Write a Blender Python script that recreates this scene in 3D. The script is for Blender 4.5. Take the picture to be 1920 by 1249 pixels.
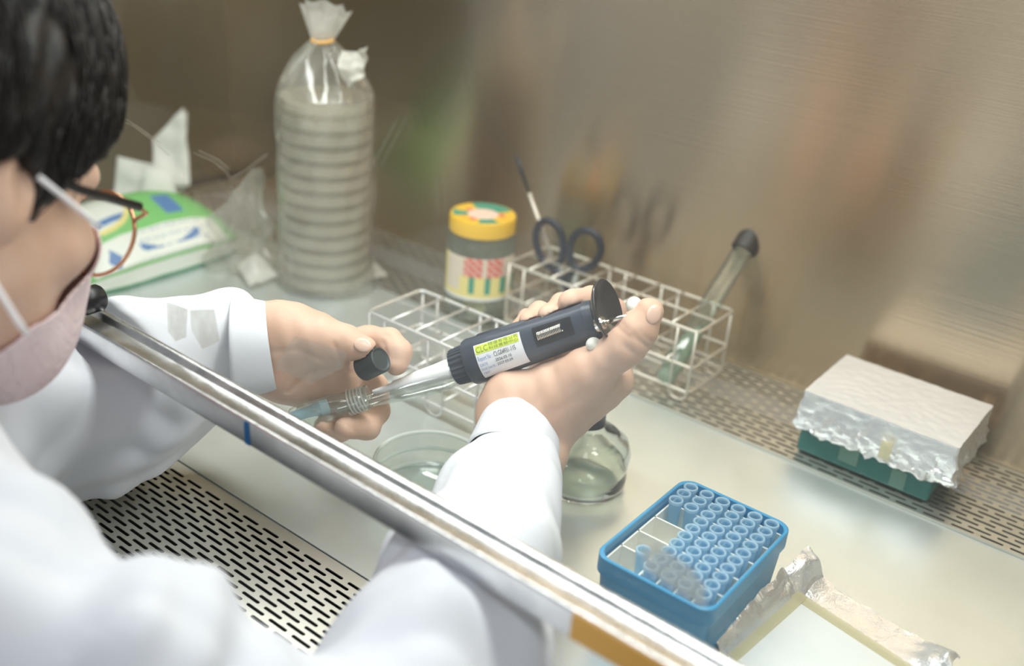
import bpy, bmesh, math, random
import numpy as np
from mathutils import Vector, Matrix, noise
random.seed(7); rng = np.random.default_rng(7)
for o in list(bpy.data.objects): bpy.data.objects.remove(o)
S = bpy.context.scene; COL = S.collection; PI = math.pi

# ------------------------------------------------------------------ camera
FPX, CX, CY, CAMH = 1946., 960., 624.5, .45
RX = np.array([2904, 1197, -1946.]); RX /= np.linalg.norm(RX)
RY = np.array([1640, -816, 1946.]); RY -= RX * (RX @ RY); RY /= np.linalg.norm(RY)
RZ = np.cross(RX, RY)
RW = np.array([RX, RY, RZ])                    # world = RW @ (right, down, forward)
CAM = np.array([0, 0, CAMH])
def cv(v): return RW @ np.array(v, float)      # camera-frame vector to world
def ray(x, y): return RW @ np.array([(x - CX) / FPX, (y - CY) / FPX, 1.])
def G(x, y, z=0.):
    d = ray(x, y); return CAM + d * ((z - CAMH) / d[2])
def D(x, y, dep): return CAM + ray(x, y) * dep
def PY(x, y, Y):
    d = ray(x, y); return CAM + d * (Y / d[1])
cam = bpy.data.cameras.new('camera'); co = bpy.data.objects.new('camera', cam); COL.objects.link(co)
cam.sensor_width = 36; cam.lens = FPX / 1920 * 36; cam.clip_start = .01
r_, d_, f_ = RW[:, 0], RW[:, 1], RW[:, 2]
M = Matrix(((r_[0], -d_[0], -f_[0], 0), (r_[1], -d_[1], -f_[1], 0), (r_[2], -d_[2], -f_[2], CAMH), (0, 0, 0, 1)))
co.matrix_world = M
cam.dof.use_dof = True; cam.dof.focus_distance = .70; cam.dof.aperture_fstop = 3.2
S.camera = co
S.cycles.transparent_max_bounces = 40; S.cycles.max_bounces = 14; S.cycles.transmission_bounces = 12

# ------------------------------------------------------------------ world, light, exposure
w = bpy.data.worlds.new('world'); S.world = w; w.use_nodes = True
w.node_tree.nodes['Background'].inputs[0].default_value = (.93, .96, 1, 1)
w.node_tree.nodes['Background'].inputs[1].default_value = .27
def area(name, loc, rot, sx, sy, e, colr):
    l = bpy.data.lights.new(name, 'AREA'); l.shape = 'RECTANGLE'; l.size = sx; l.size_y = sy
    l.energy = e; l.color = colr
    o = bpy.data.objects.new(name, l); COL.objects.link(o); o.location = loc; o.rotation_euler = rot
    return o
area('cabinet_tube_light', (-.42, .52, .60), (0, 0, 0), .95, .10, 5.4, (.985, 1, .955))
area('room_ceiling_light', (.1, -.5, 1.75), (math.radians(-20), 0, 0), 1.0, .5, 12, (.93, .96, 1))
S.view_settings.view_transform = 'Standard'; S.view_settings.look = 'None'
S.view_settings.gamma = 1; S.view_settings.use_curve_mapping = False
S.view_settings.exposure = 0.12

# ------------------------------------------------------------------ materials
def mat(name, col=(.8, .8, .8), rough=.5, metal=0, trans=0, ior=1.45, sss=0, aniso=0, coat=0, sheen=0, spec=None):
    m = bpy.data.materials.new(name); m.use_nodes = True; b = m.node_tree.nodes['Principled BSDF']
    b.inputs['Base Color'].default_value = (*col, 1); b.inputs['Roughness'].default_value = rough
    b.inputs['Metallic'].default_value = metal; b.inputs['Transmission Weight'].default_value = trans
    b.inputs['IOR'].default_value = ior; b.inputs['Anisotropic'].default_value = aniso
    b.inputs['Coat Weight'].default_value = coat; b.inputs['Sheen Weight'].default_value = sheen
    if sss:
        b.inputs['Subsurface Weight'].default_value = sss
        b.inputs['Subsurface Radius'].default_value = (1, .35, .2); b.inputs['Subsurface Scale'].default_value = .006
    if spec is not None: b.inputs['Specular IOR Level'].default_value = spec
    return m
def NT(m): return m.node_tree, m.node_tree.nodes, m.node_tree.links, m.node_tree.nodes['Principled BSDF']
def noisy(m, c1, c2, scale=(1, 1, 1), nscale=5., detail=4, lo=.35, hi=.65, bump=0., bscale=None, rough=None):
    nt, N, L, b = NT(m)
    tc = N.new('ShaderNodeTexCoord'); mp = N.new('ShaderNodeMapping'); mp.inputs['Scale'].default_value = scale
    nz = N.new('ShaderNodeTexNoise'); nz.inputs['Scale'].default_value = nscale; nz.inputs['Detail'].default_value = detail
    cr = N.new('ShaderNodeValToRGB'); cr.color_ramp.elements[0].position = lo; cr.color_ramp.elements[1].position = hi
    cr.color_ramp.elements[0].color = (*c1, 1); cr.color_ramp.elements[1].color = (*c2, 1)
    L.new(tc.outputs['Object'], mp.inputs[0]); L.new(mp.outputs[0], nz.inputs['Vector']); L.new(nz.outputs[0], cr.inputs[0])
    L.new(cr.outputs[0], b.inputs['Base Color'])
    if rough:
        mr = N.new('ShaderNodeMapRange'); mr.inputs['To Min'].default_value = rough[0]; mr.inputs['To Max'].default_value = rough[1]
        L.new(nz.outputs[0], mr.inputs[0]); L.new(mr.outputs[0], b.inputs['Roughness'])
    if bump:
        mp2 = N.new('ShaderNodeMapping'); mp2.inputs['Scale'].default_value = bscale or scale
        n2 = N.new('ShaderNodeTexNoise'); n2.inputs['Scale'].default_value = nscale; n2.inputs['Detail'].default_value = 3
        bp = N.new('ShaderNodeBump'); bp.inputs['Strength'].default_value = bump; bp.inputs['Distance'].default_value = .002
        L.new(tc.outputs['Object'], mp2.inputs[0]); L.new(mp2.outputs[0], n2.inputs['Vector'])
        L.new(n2.outputs[0], bp.inputs['Height']); L.new(bp.outputs[0], b.inputs['Normal'])
    return m
def clear(name, tint=(1, 1, 1), refl=1.0, haze=0., hazecol=(.9, .9, .9), rough=.03, ior=1.45, hz_noise=None):
    """thin clear sheet: see-through plus its surface reflection, with an optional milky share"""
    m = bpy.data.materials.new(name); m.use_nodes = True; N = m.node_tree.nodes; L = m.node_tree.links; N.clear()
    out = N.new('ShaderNodeOutputMaterial'); tr = N.new('ShaderNodeBsdfTransparent'); gl = N.new('ShaderNodeBsdfGlossy')
    df = N.new('ShaderNodeBsdfDiffuse'); fr = N.new('ShaderNodeLayerWeight'); fr.inputs[0].default_value = .5; m1 = N.new('ShaderNodeMixShader'); m2 = N.new('ShaderNodeMixShader')
    tr.inputs[0].default_value = (*tint, 1); gl.inputs['Roughness'].default_value = rough; df.inputs[0].default_value = (*hazecol, 1)
    mu = N.new('ShaderNodeMath'); mu.operation = 'MULTIPLY'; mu.inputs[1].default_value = refl
    pw = N.new('ShaderNodeMath'); pw.operation = 'POWER'; pw.inputs[1].default_value = 5; L.new(fr.outputs['Facing'], pw.inputs[0])
    ma = N.new('ShaderNodeMath'); ma.operation = 'MULTIPLY_ADD'; ma.inputs[1].default_value = .95; ma.inputs[2].default_value = .04; L.new(pw.outputs[0], ma.inputs[0])
    mu.use_clamp = True; L.new(ma.outputs[0], mu.inputs[0]); L.new(mu.outputs[0], m1.inputs[0]); L.new(tr.outputs[0], m1.inputs[1]); L.new(gl.outputs[0], m1.inputs[2])
    tl = N.new('ShaderNodeBsdfTranslucent'); tl.inputs[0].default_value = (*hazecol, 1); m3 = N.new('ShaderNodeMixShader'); m3.inputs[0].default_value = .5
    L.new(df.outputs[0], m3.inputs[1]); L.new(tl.outputs[0], m3.inputs[2])
    m2.inputs[0].default_value = haze; L.new(m1.outputs[0], m2.inputs[1]); L.new(m3.outputs[0], m2.inputs[2])
    if hz_noise:
        tc = N.new('ShaderNodeTexCoord'); nz = N.new('ShaderNodeTexNoise'); nz.inputs['Scale'].default_value = hz_noise[0]; nz.inputs['Detail'].default_value = 5
        mr = N.new('ShaderNodeMapRange'); mr.inputs['From Min'].default_value = .35; mr.inputs['From Max'].default_value = .7
        mr.inputs['To Min'].default_value = hz_noise[1]; mr.inputs['To Max'].default_value = hz_noise[2]
        L.new(tc.outputs['Object'], nz.inputs['Vector']); L.new(nz.outputs[0], mr.inputs[0]); L.new(mr.outputs[0], m2.inputs[0])
    L.new(m2.outputs[0], out.inputs[0]); return m

def brushed(name, col, rough, aniso, rot=0., c2=None):
    m = mat(name, col, rough, 1, aniso=aniso); nt, N, L, b = NT(m)
    noisy(m, col, c2 or tuple(c * 1.1 for c in col), (1.2, 1.2, 1.2), 2.2, 6, .3, .7, .12, (3, 3, 260))
    tg = N.new('ShaderNodeTangent'); tg.direction_type = 'UV_MAP'; L.new(tg.outputs[0], b.inputs['Tangent'])
    b.inputs['Anisotropic Rotation'].default_value = rot
    return m
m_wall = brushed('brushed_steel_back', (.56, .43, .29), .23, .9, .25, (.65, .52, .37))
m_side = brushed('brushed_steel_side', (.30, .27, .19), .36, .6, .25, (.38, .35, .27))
m_top = noisy(mat('steel_work_top', (.6, .6, .57), .36, .62), (.60, .655, .635), (.73, .775, .76), (1, 1, 1), 9, 8, .3, .72, .05, (40, 40, 40), (.26, .42))
m_grille = noisy(mat('grille_steel', (.6, .6, .56), .38, .85), (.60, .60, .54), (.70, .70, .64), (1, 1, 1), 6, 4, .3, .7)
m_dark = mat('plenum_dark', (.012, .014, .012), .8)
m_chrome = noisy(mat('polished_rail', (.8, .8, .8), .13, 1), (.72, .73, .74), (.84, .84, .85), (1, 1, 1), 55, 6, .4, .62, .12, (30, 30, 30), (.12, .34))
m_wire = mat('rack_wire', (.74, .73, .71), .42, .7)
m_wire2 = mat('rack_wire_warm', (.70, .66, .58), .42, .7)
m_glass = clear('sash_glass', (.985, .995, .99), .8, .03, (.9, .9, .88), .02, 1.45, (5., .004, .035))
m_tape = clear('tape_residue', (.95, .95, .93), 1, .3, (.80, .80, .76), .3, 1.4, (60, .06, .28))
m_tape2 = clear('clear_tape', (.97, .97, .96), 1.3, .10, (.8, .8, .78), .12, 1.4)
m_smear = clear('smear_patch', (.95, .95, .93), 1, .42, (.72, .76, .76), .3, 1.4)
m_wirerefl = clear('wire_reflection', (.9, .9, .85), 2, .30, (.85, .83, .7), .1)
m_orange = mat('orange_reflection', (.86, .47, .10), .4)
m_bluerefl = mat('blue_reflection', (.02, .12, .30), .4)
m_coat = noisy(mat('coat_cloth', (.74, .76, .81), .85), (.72, .745, .80), (.77, .785, .835), (1, 1, 1), 30, 3, .3, .7, .06, (900, 900, 900))
m_skin = noisy(mat('skin', (.70, .49, .38), .5, sss=.12), (.67, .42, .30), (.75, .52, .40), (1, 1, 1), 38, 4, .3, .7, .22, (300, 300, 300))
m_skinL = m_skin
m_nail = mat('nail', (.80, .55, .44), .28, coat=.3)
m_hair = noisy(mat('hair', (.009, .008, .008), .48), (.006, .005, .005), (.020, .015, .012), (1, 1, 1), 90, 3, .3, .7)
m_mask = noisy(mat('mask_cloth', (.86, .68, .70), .85, sheen=.2), (.83, .64, .67), (.89, .73, .75), (1, 1, 1), 60, 3, .3, .7, .08, (700, 700, 700))
m_loop = mat('ear_loop', (.90, .88, .88), .8)
m_black = mat('black_plastic', (.018, .019, .02), .35)
m_temple = mat('black_temple', (.008, .008, .008), .45)
m_gold = mat('rose_gold', (.75, .42, .26), .25, .9)
m_lens = clear('lens', (.97, .98, .98), 1, .01)
m_navy = noisy(mat('navy_plastic', (.045, .06, .085), .38), (.040, .054, .078), (.055, .072, .10), (1, 1, 1), 40, 3, .3, .7)
m_disc = mat('dish_black', (.028, .025, .022), .2, coat=.4)
m_white = mat('white_plastic', (.85, .86, .87), .4)
m_cream = mat('cream_plastic', (.85, .86, .78), .4)
m_steel = mat('bright_steel', (.8, .78, .72), .15, 1)
m_clear = mat('clear_plastic', (.97, .985, .98), .03, trans=1, ior=1.42)
m_cglass = mat('clear_glass', (.95, .985, .97), .02, trans=1, ior=1.42)
m_thin = clear('thin_glass', (.96, .985, .97), 1.6, .04, (.85, .9, .87), .04, 1.5)
m_jar = clear('jar_glass', (.90, .94, .90), 1.6, .10, (.6, .66, .6), .06, 1.5)
m_pet = clear('petri_plastic', (.93, .93, .90), 2.0, .22, (.90, .85, .72), .12, 1.5)
m_petrim = clear('petri_rim', (.95, .95, .92), 2.0, .50, (.95, .91, .80), .12, 1.5)
m_bag = clear('plastic_film', (.95, .95, .93), 2.2, .16, (.90, .90, .84), .14, 1.5, (30, .10, .30))
m_bagw = clear('gathered_film', (.9, .9, .88), 2, .72, (.90, .89, .84), .2, 1.5, (60, .55, .85))
m_band = mat('rubber_band', (.80, .45, .12), .5)
m_cap = noisy(mat('cap_black', (.035, .05, .052), .5), (.03, .045, .047), (.045, .06, .062), (1, 1, 1), 80, 2, .3, .7)
m_bluebox = mat('blue_box', (.04, .285, .52), .38)
m_insert = mat('insert_white', (.84, .84, .77), .5)
m_tip = clear('blue_tip', (.80, .93, 1.), 1.3, .40, (.60, .85, .98), .1, 1.45)
m_tipr = clear('blue_tip_rim', (.80, .93, 1), 1.5, .6, (.72, .90, 1.), .1, 1.45)
m_foil = noisy(mat('foil', (.90, .90, .91), .26, .7), (.86, .86, .87), (.93, .93, .94), (1, 1, 1), 12, 4, .3, .7, .25, (60, 60, 60), (.18, .38))
m_foilm = noisy(mat('foil_matt', (.86, .86, .87), .5, .4), (.78, .78, .79), (.86, .86, .87), (1, 1, 1), 12, 4, .3, .7, .15, (16, 16, 16))
m_green = mat('green_box', (.03, .20, .18), .4)
m_greenp = mat('tissue_green', (.20, .52, .16), .5)
m_paper = mat('tissue_white', (.82, .82, .76), .8)
m_film = mat('pack_white', (.78, .80, .72), .4)
m_dkgreen = mat('pack_dark_green', (.04, .26, .12), .5)
m_blue = mat('print_blue', (.10, .22, .45), .5)
m_cyan = mat('print_cyan', (.10, .35, .50), .5)
m_yellow = mat('lid_yellow', (.85, .52, .04), .35)
m_lred = mat('print_red', (.70, .16, .12), .5)
m_lgreen = mat('print_green', (.05, .30, .20), .5)
m_lyel = mat('print_yellow', (.80, .68, .25), .5)
m_lbeige = mat('print_beige', (.72, .62, .50), .5)
m_lpink = mat('print_pink', (.85, .62, .50), .5)
m_agar = clear('agar', (.80, .88, .80), 1, .55, (.60, .70, .58), .2)
m_wax = noisy(mat('white_slab', (.80, .83, .82), .45), (.68, .73, .72), (.78, .80, .78), (1, 1, 1), 20, 3, .3, .7)
m_beige = clear('yellowed_tape', (.95, .92, .75), 1, .58, (.83, .80, .65), .3)
m_scis = mat('scissor_handle', (.02, .024, .035), .35)
m_lime = mat('label_lime', (.66, .78, .08), .5)
m_labw = mat('label_white', (.84, .85, .88), .5)
m_ink = mat('label_ink', (.04, .04, .05), .6)
m_inkb = mat('label_blue_ink', (.22, .33, .60), .6)
m_inkg = mat('label_green_ink', (.25, .34, .08), .6)
m_liquid = clear('spirit', (.93, .96, .93), 1.2, .06, (.85, .9, .85), .03, 1.4)

# ------------------------------------------------------------------ helpers
ORG = {}
def thing(name, label, cat, loc=(0, 0, 0), group=None, kind=None):
    o = bpy.data.objects.new(name, None); COL.objects.link(o); o.location = loc; o.empty_display_size = .01
    ORG[o.name] = np.array(loc, float); tag(o, label, cat, group, kind); return o
def tag(o, label=None, cat=None, group=None, kind=None):
    if label: o['label'] = label
    if cat: o['category'] = cat
    if group: o['group'] = group
    if kind: o['kind'] = kind
    return o
class MB:
    def __init__(s): s.v = []; s.f = []; s.mi = []; s.uv = None
    def add(s, vs, fs, M=None, mi=0):
        n = len(s.v)
        for v in vs:
            v = np.asarray(v, float)
            if M is not None: v = M[:3, :3] @ v + M[:3, 3]
            s.v.append(tuple(v))
        for k, f in enumerate(fs):
            s.f.append(tuple(i + n for i in f)); s.mi.append(mi[k] if isinstance(mi, (list, tuple)) else mi)
        return s
    def box(s, a, b, M=None, mi=0):
        x0, y0, z0 = a; x1, y1, z1 = b
        vs = [(x0, y0, z0), (x1, y0, z0), (x1, y1, z0), (x0, y1, z0), (x0, y0, z1), (x1, y0, z1), (x1, y1, z1), (x0, y1, z1)]
        return s.add(vs, [(3, 2, 1, 0), (4, 5, 6, 7), (0, 1, 5, 4), (1, 2, 6, 5), (2, 3, 7, 6), (3, 0, 4, 7)], M, mi)
    def lathe(s, prof, n=40, M=None, mi=0, cap0=False, cap1=False, ry=1., a0=0, a1=2 * PI, mfn=None):
        vs = []; fs = []; ms = []; full = abs(a1 - a0 - 2 * PI) < 1e-6; nn = n if full else n + 1
        for (r, z) in prof:
            for k in range(nn):
                a = a0 + (a1 - a0) * k / n; vs.append((r * math.cos(a), r * math.sin(a) * ry, z))
        for j in range(len(prof) - 1):
            for k in range(n):
                k2 = (k + 1) % nn if full else k + 1
                fs.append((j * nn + k, j * nn + k2, (j + 1) * nn + k2, (j + 1) * nn + k)); ms.append(mfn(j, k) if mfn else mi)
        if cap0: fs.append(tuple(range(nn))[::-1]); ms.append(mi)
        if cap1: fs.append(tuple((len(prof) - 1) * nn + k for k in range(nn))); ms.append(mi)
        return s.add(vs, fs, M, ms)
    def tube(s, pts, r, n=8, closed=False, mi=0, caps=True):
        P = [np.asarray(p, float) for p in pts]; m = len(P); vs = []; fs = []
        R = r if hasattr(r, '__len__') else [r] * m
        T = []
        for i in range(m):
            a = P[(i - 1) % m] if (closed or i > 0) else P[i]; b = P[(i + 1) % m] if (closed or i < m - 1) else P[i]
            t = b - a; T.append(t / (np.linalg.norm(t) + 1e-12))
        u = np.cross(T[0], [0, 0, 1.]);
        if np.linalg.norm(u) < 1e-3: u = np.cross(T[0], [1., 0, 0])
        u /= np.linalg.norm(u)
        for i in range(m):
            u = u - T[i] * (u @ T[i]); u /= np.linalg.norm(u) + 1e-12; v = np.cross(T[i], u)
            for k in range(n):
                a = 2 * PI * k / n; vs.append(P[i] + R[i] * (math.cos(a) * u + math.sin(a) * v))
        for i in range(m if closed else m - 1):
            for k in range(n):
                j = (i + 1) % m; fs.append((i * n + k, i * n + (k + 1) % n, j * n + (k + 1) % n, j * n + k))
        if caps and not closed: fs += [tuple(range(n))[::-1], tuple((m - 1) * n + k for k in range(n))]
        return s.add(vs, fs, None, mi)
    def sphere(s, c, rad, M=None, nu=24, nv=14, mi=0):
        rad = rad if hasattr(rad, '__len__') else (rad,) * 3; vs = []; fs = []
        for j in range(nv + 1):
            t = PI * j / nv
            for k in range(nu):
                a = 2 * PI * k / nu
                vs.append((c[0] + rad[0] * math.sin(t) * math.cos(a), c[1] + rad[1] * math.sin(t) * math.sin(a), c[2] - rad[2] * math.cos(t)))
        for j in range(nv):
            for k in range(nu): fs.append((j * nu + k, j * nu + (k + 1) % nu, (j + 1) * nu + (k + 1) % nu, (j + 1) * nu + k))
        return s.add(vs, fs, M, mi)
    def grid(s, fn, nu, nv, mi=0, mfn=None, wrap=False, M=None):
        vs = [fn(i / nu, j / nv) for j in range(nv + 1) for i in range(nu + (0 if wrap else 1))]; w_ = nu if wrap else nu + 1
        fs = []; ms = []
        for j in range(nv):
            for i in range(nu):
                i2 = (i + 1) % w_ if wrap else i + 1
                fs.append((j * w_ + i, j * w_ + i2, (j + 1) * w_ + i2, (j + 1) * w_ + i)); ms.append(mfn((i + .5) / nu, (j + .5) / nv) if mfn else mi)
        return s.add(vs, fs, M, ms)
    def build(s, name, mats, parent=None, smooth=True, bevel=0, solid=0, subsurf=0, flat_angle=None, uv=False, org=None):
        mats = mats if isinstance(mats, (list, tuple)) else [mats]
        o0 = ORG[parent.name] if parent is not None else np.array(org if org is not None else (0, 0, 0), float)
        me = bpy.data.meshes.new(name); V = np.array(s.v) - o0
        me.from_pydata(V.tolist(), [], s.f)
        for mm in mats: me.materials.append(mm)
        me.polygons.foreach_set('material_index', s.mi)
        me.polygons.foreach_set('use_smooth', [smooth] * len(s.f))
        if bevel or True:
            bm = bmesh.new(); bm.from_mesh(me)
            bmesh.ops.remove_doubles(bm, verts=bm.verts, dist=1e-6)
            if solid == 0: bmesh.ops.recalc_face_normals(bm, faces=bm.faces)
            bm.to_mesh(me); bm.free()
        if smooth and flat_angle is not None: me.set_sharp_from_angle(angle=math.radians(flat_angle))
        if uv:
            ul = me.uv_layers.new(name='uv')
            for lp in me.loops:
                c = me.vertices[lp.vertex_index].co; ul.data[lp.index].uv = (c.x + c.y * uv, c.z + c.y * (1 - uv) * .01)
        o = bpy.data.objects.new(name, me); COL.objects.link(o)
        if parent is not None: o.parent = parent; ORG[o.name] = o0
        else: o.location = tuple(o0); ORG[o.name] = o0
        if bevel:
            b = o.modifiers.new('bevel', 'BEVEL'); b.width = bevel; b.segments = 3; b.limit_method = 'ANGLE'; b.angle_limit = math.radians(40)
        if solid:
            b = o.modifiers.new('solid', 'SOLIDIFY'); b.thickness = solid; b.offset = 0
        if subsurf:
            b = o.modifiers.new('sub', 'SUBSURF'); b.levels = subsurf; b.render_levels = subsurf
        return o
def frame(o, z, x=None):
    z = np.asarray(z, float); z = z / np.linalg.norm(z); x = np.asarray(x if x is not None else (1, 0, 0), float)
    x = x - z * (x @ z)
    if np.linalg.norm(x) < 1e-4: x = np.array([0, 1., 0]) - z * z[1]
    x /= np.linalg.norm(x); y = np.cross(z, x); Mx = np.eye(4); Mx[:3, 0] = x; Mx[:3, 1] = y; Mx[:3, 2] = z; Mx[:3, 3] = o; return Mx
def dup(root, loc, label=None):
    r = root.copy(); COL.objects.link(r); r.location = loc
    if label: r['label'] = label
    for ch in list(root.children):
        c = ch.copy(); COL.objects.link(c); c.parent = r
        for g in ch.children:
            d2 = g.copy(); COL.objects.link(d2); d2.parent = c
    return r
def text_pts(body, size):
    cu = bpy.data.curves.new('lettering', 'FONT'); cu.body = body; cu.size = size; cu.resolution_u = 3
    o = bpy.data.objects.new('lettering', cu); COL.objects.link(o)
    me = bpy.data.meshes.new_from_object(o.evaluated_get(bpy.context.evaluated_depsgraph_get()))
    vs = [tuple(v.co) for v in me.vertices]; fs = [tuple(p.vertices) for p in me.polygons]
    bpy.data.objects.remove(o); bpy.data.curves.remove(cu); bpy.data.meshes.remove(me)
    return vs, fs

# ---- distance fields turned into one smooth surface each
def cap_sdf(P, a, b, ra, rb):
    a = np.asarray(a, float); b = np.asarray(b, float); ab = b - a
    t = np.clip(((P - a) @ ab) / (ab @ ab + 1e-12), 0, 1)
    return np.linalg.norm(P - a - t[..., None] * ab, axis=-1) - (ra + (rb - ra) * t)
def ell_sdf(P, c, rad, R=None):
    q = P - np.asarray(c, float)
    if R is not None: q = q @ R            # columns of R are the axes
    q = q / np.asarray(rad, float); k = np.linalg.norm(q, axis=-1)
    return (k - 1) * min(rad) * .9 + (k - 1) * (np.mean(rad) - min(rad)) * .1
def smin(a, b, k):
    h = np.clip(.5 + .5 * (b - a) / k, 0, 1); return b + (a - b) * h - k * h * (1 - h)
def surface_nets(fn, lo, hi, h):
    lo = np.asarray(lo, float); hi = np.asarray(hi, float); n = np.ceil((hi - lo) / h).astype(int) + 1
    ax = [lo[i] + h * np.arange(n[i]) for i in range(3)]
    F = np.empty(tuple(n), np.float32); step = max(1, int(600000 / (n[1] * n[2])))
    for i in range(0, n[0], step):
        X = np.stack(np.meshgrid(ax[0][i:i + step], ax[1], ax[2], indexing='ij'), -1)
        F[i:i + step] = fn(X)
    Ss = F < 0
    acc = np.zeros(tuple(n - 1) + (3,), np.float32); cnt = np.zeros(tuple(n - 1), np.float32)
    sl = lambda d, e: slice(d, e - 1 + d)
    for axis in range(3):
        o1, o2 = [a for a in range(3) if a != axis]
        for d1 in (0, 1):
            for d2 in (0, 1):
                i0 = [None] * 3; i1 = [None] * 3
                i0[axis] = slice(0, n[axis] - 1); i1[axis] = slice(1, n[axis])
                i0[o1] = i1[o1] = sl(d1, n[o1]); i0[o2] = i1[o2] = sl(d2, n[o2])
                A = F[tuple(i0)]; B = F[tuple(i1)]; cr = (A < 0) != (B < 0)
                t = np.where(cr, A / np.where(cr, A - B, 1), 0)
                acc[..., axis] += np.where(cr, t, 0); acc[..., o1] += cr * d1; acc[..., o2] += cr * d2; cnt += cr
    act = cnt > 0; idx = -np.ones(act.shape, np.int64); idx[act] = np.arange(act.sum())
    cell = np.argwhere(act); V = lo + h * (cell + acc[act] / cnt[act][:, None])
    quads = []
    for axis in range(3):
        o1, o2 = [(axis + 1) % 3, (axis + 2) % 3]
        s0 = [slice(None)] * 3; s1 = [slice(None)] * 3
        s0[axis] = slice(0, n[axis] - 1); s1[axis] = slice(1, n[axis])
        for q in (o1, o2): s0[q] = slice(1, n[q] - 1); s1[q] = slice(1, n[q] - 1)
        A = Ss[tuple(s0)]; B = Ss[tuple(s1)]
        for flip, m_ in ((0, A & ~B), (1, ~A & B)):
            e = np.argwhere(m_); e[:, o1] += 1; e[:, o2] += 1
            def g(a, b):
                c = e.copy(); c[:, o1] -= a; c[:, o2] -= b; return idx[c[:, 0], c[:, 1], c[:, 2]]
            Q = np.stack([g(1, 1), g(0, 1), g(0, 0), g(1, 0)], 1)
            quads.append(Q[:, ::-1] if flip else Q)
    return V, np.concatenate(quads)
def relax(V, Q, it=2, lam=.5):
    E = np.concatenate([Q[:, [0, 1]], Q[:, [1, 2]], Q[:, [2, 3]], Q[:, [3, 0]]])
    for _ in range(it):
        a = np.zeros_like(V); c = np.zeros(len(V))
        np.add.at(a, E[:, 0], V[E[:, 1]]); np.add.at(c, E[:, 0], 1); np.add.at(a, E[:, 1], V[E[:, 0]]); np.add.at(c, E[:, 1], 1)
        V = V + lam * (a / c[:, None] - V)
    return V
def sdf_obj(name, fn, lo, hi, h, m, parent=None, it=2, extra=None, vfn=None):
    V, Q = surface_nets(fn, lo, hi, h); V = relax(V, Q, it)
    if vfn: V = vfn(V)
    parts = [(V, Q)] + (extra or [])
    me = bpy.data.meshes.new(name); VV = []; QQ = []; n = 0
    for v, q in parts: VV.append(v); QQ.append(q + n); n += len(v)
    VV = np.concatenate(VV); QQ = np.concatenate(QQ)
    o0 = ORG[parent.name] if parent is not None else np.zeros(3)
    VV = VV - o0
    me.vertices.add(len(VV)); me.vertices.foreach_set('co', VV.astype(np.float32).ravel())
    me.loops.add(len(QQ) * 4); me.loops.foreach_set('vertex_index', QQ.astype(np.int32).ravel())
    me.polygons.add(len(QQ)); me.polygons.foreach_set('loop_start', np.arange(0, len(QQ) * 4, 4, dtype=np.int32))
    me.update(calc_edges=True); me.validate()
    me.polygons.foreach_set('use_smooth', [True] * len(me.polygons))
    me.materials.append(m); o = bpy.data.objects.new(name, me); COL.objects.link(o)
    if parent is not None: o.parent = parent; ORG[o.name] = o0
    return o
def wav(P, k, ph=0.): return np.sin(P @ np.asarray(k, float) + ph)

# ================================================================== CABINET
def struct(o): o['kind'] = 'structure'; return o
struct(MB().box((-1.1, .851, -.02), (.16, .862, .66)).build('wall_back', m_wall, uv=0.0001, org=(-.5, .851, 0), smooth=False))
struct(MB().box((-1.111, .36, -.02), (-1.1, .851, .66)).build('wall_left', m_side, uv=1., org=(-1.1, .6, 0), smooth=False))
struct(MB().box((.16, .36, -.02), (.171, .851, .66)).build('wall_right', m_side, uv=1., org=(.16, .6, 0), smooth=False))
struct(MB().box((-1.1, .36, .64), (.16, .851, .652)).build('ceiling', m_side, uv=1., org=(-.5, .6, .64), smooth=False))
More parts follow.
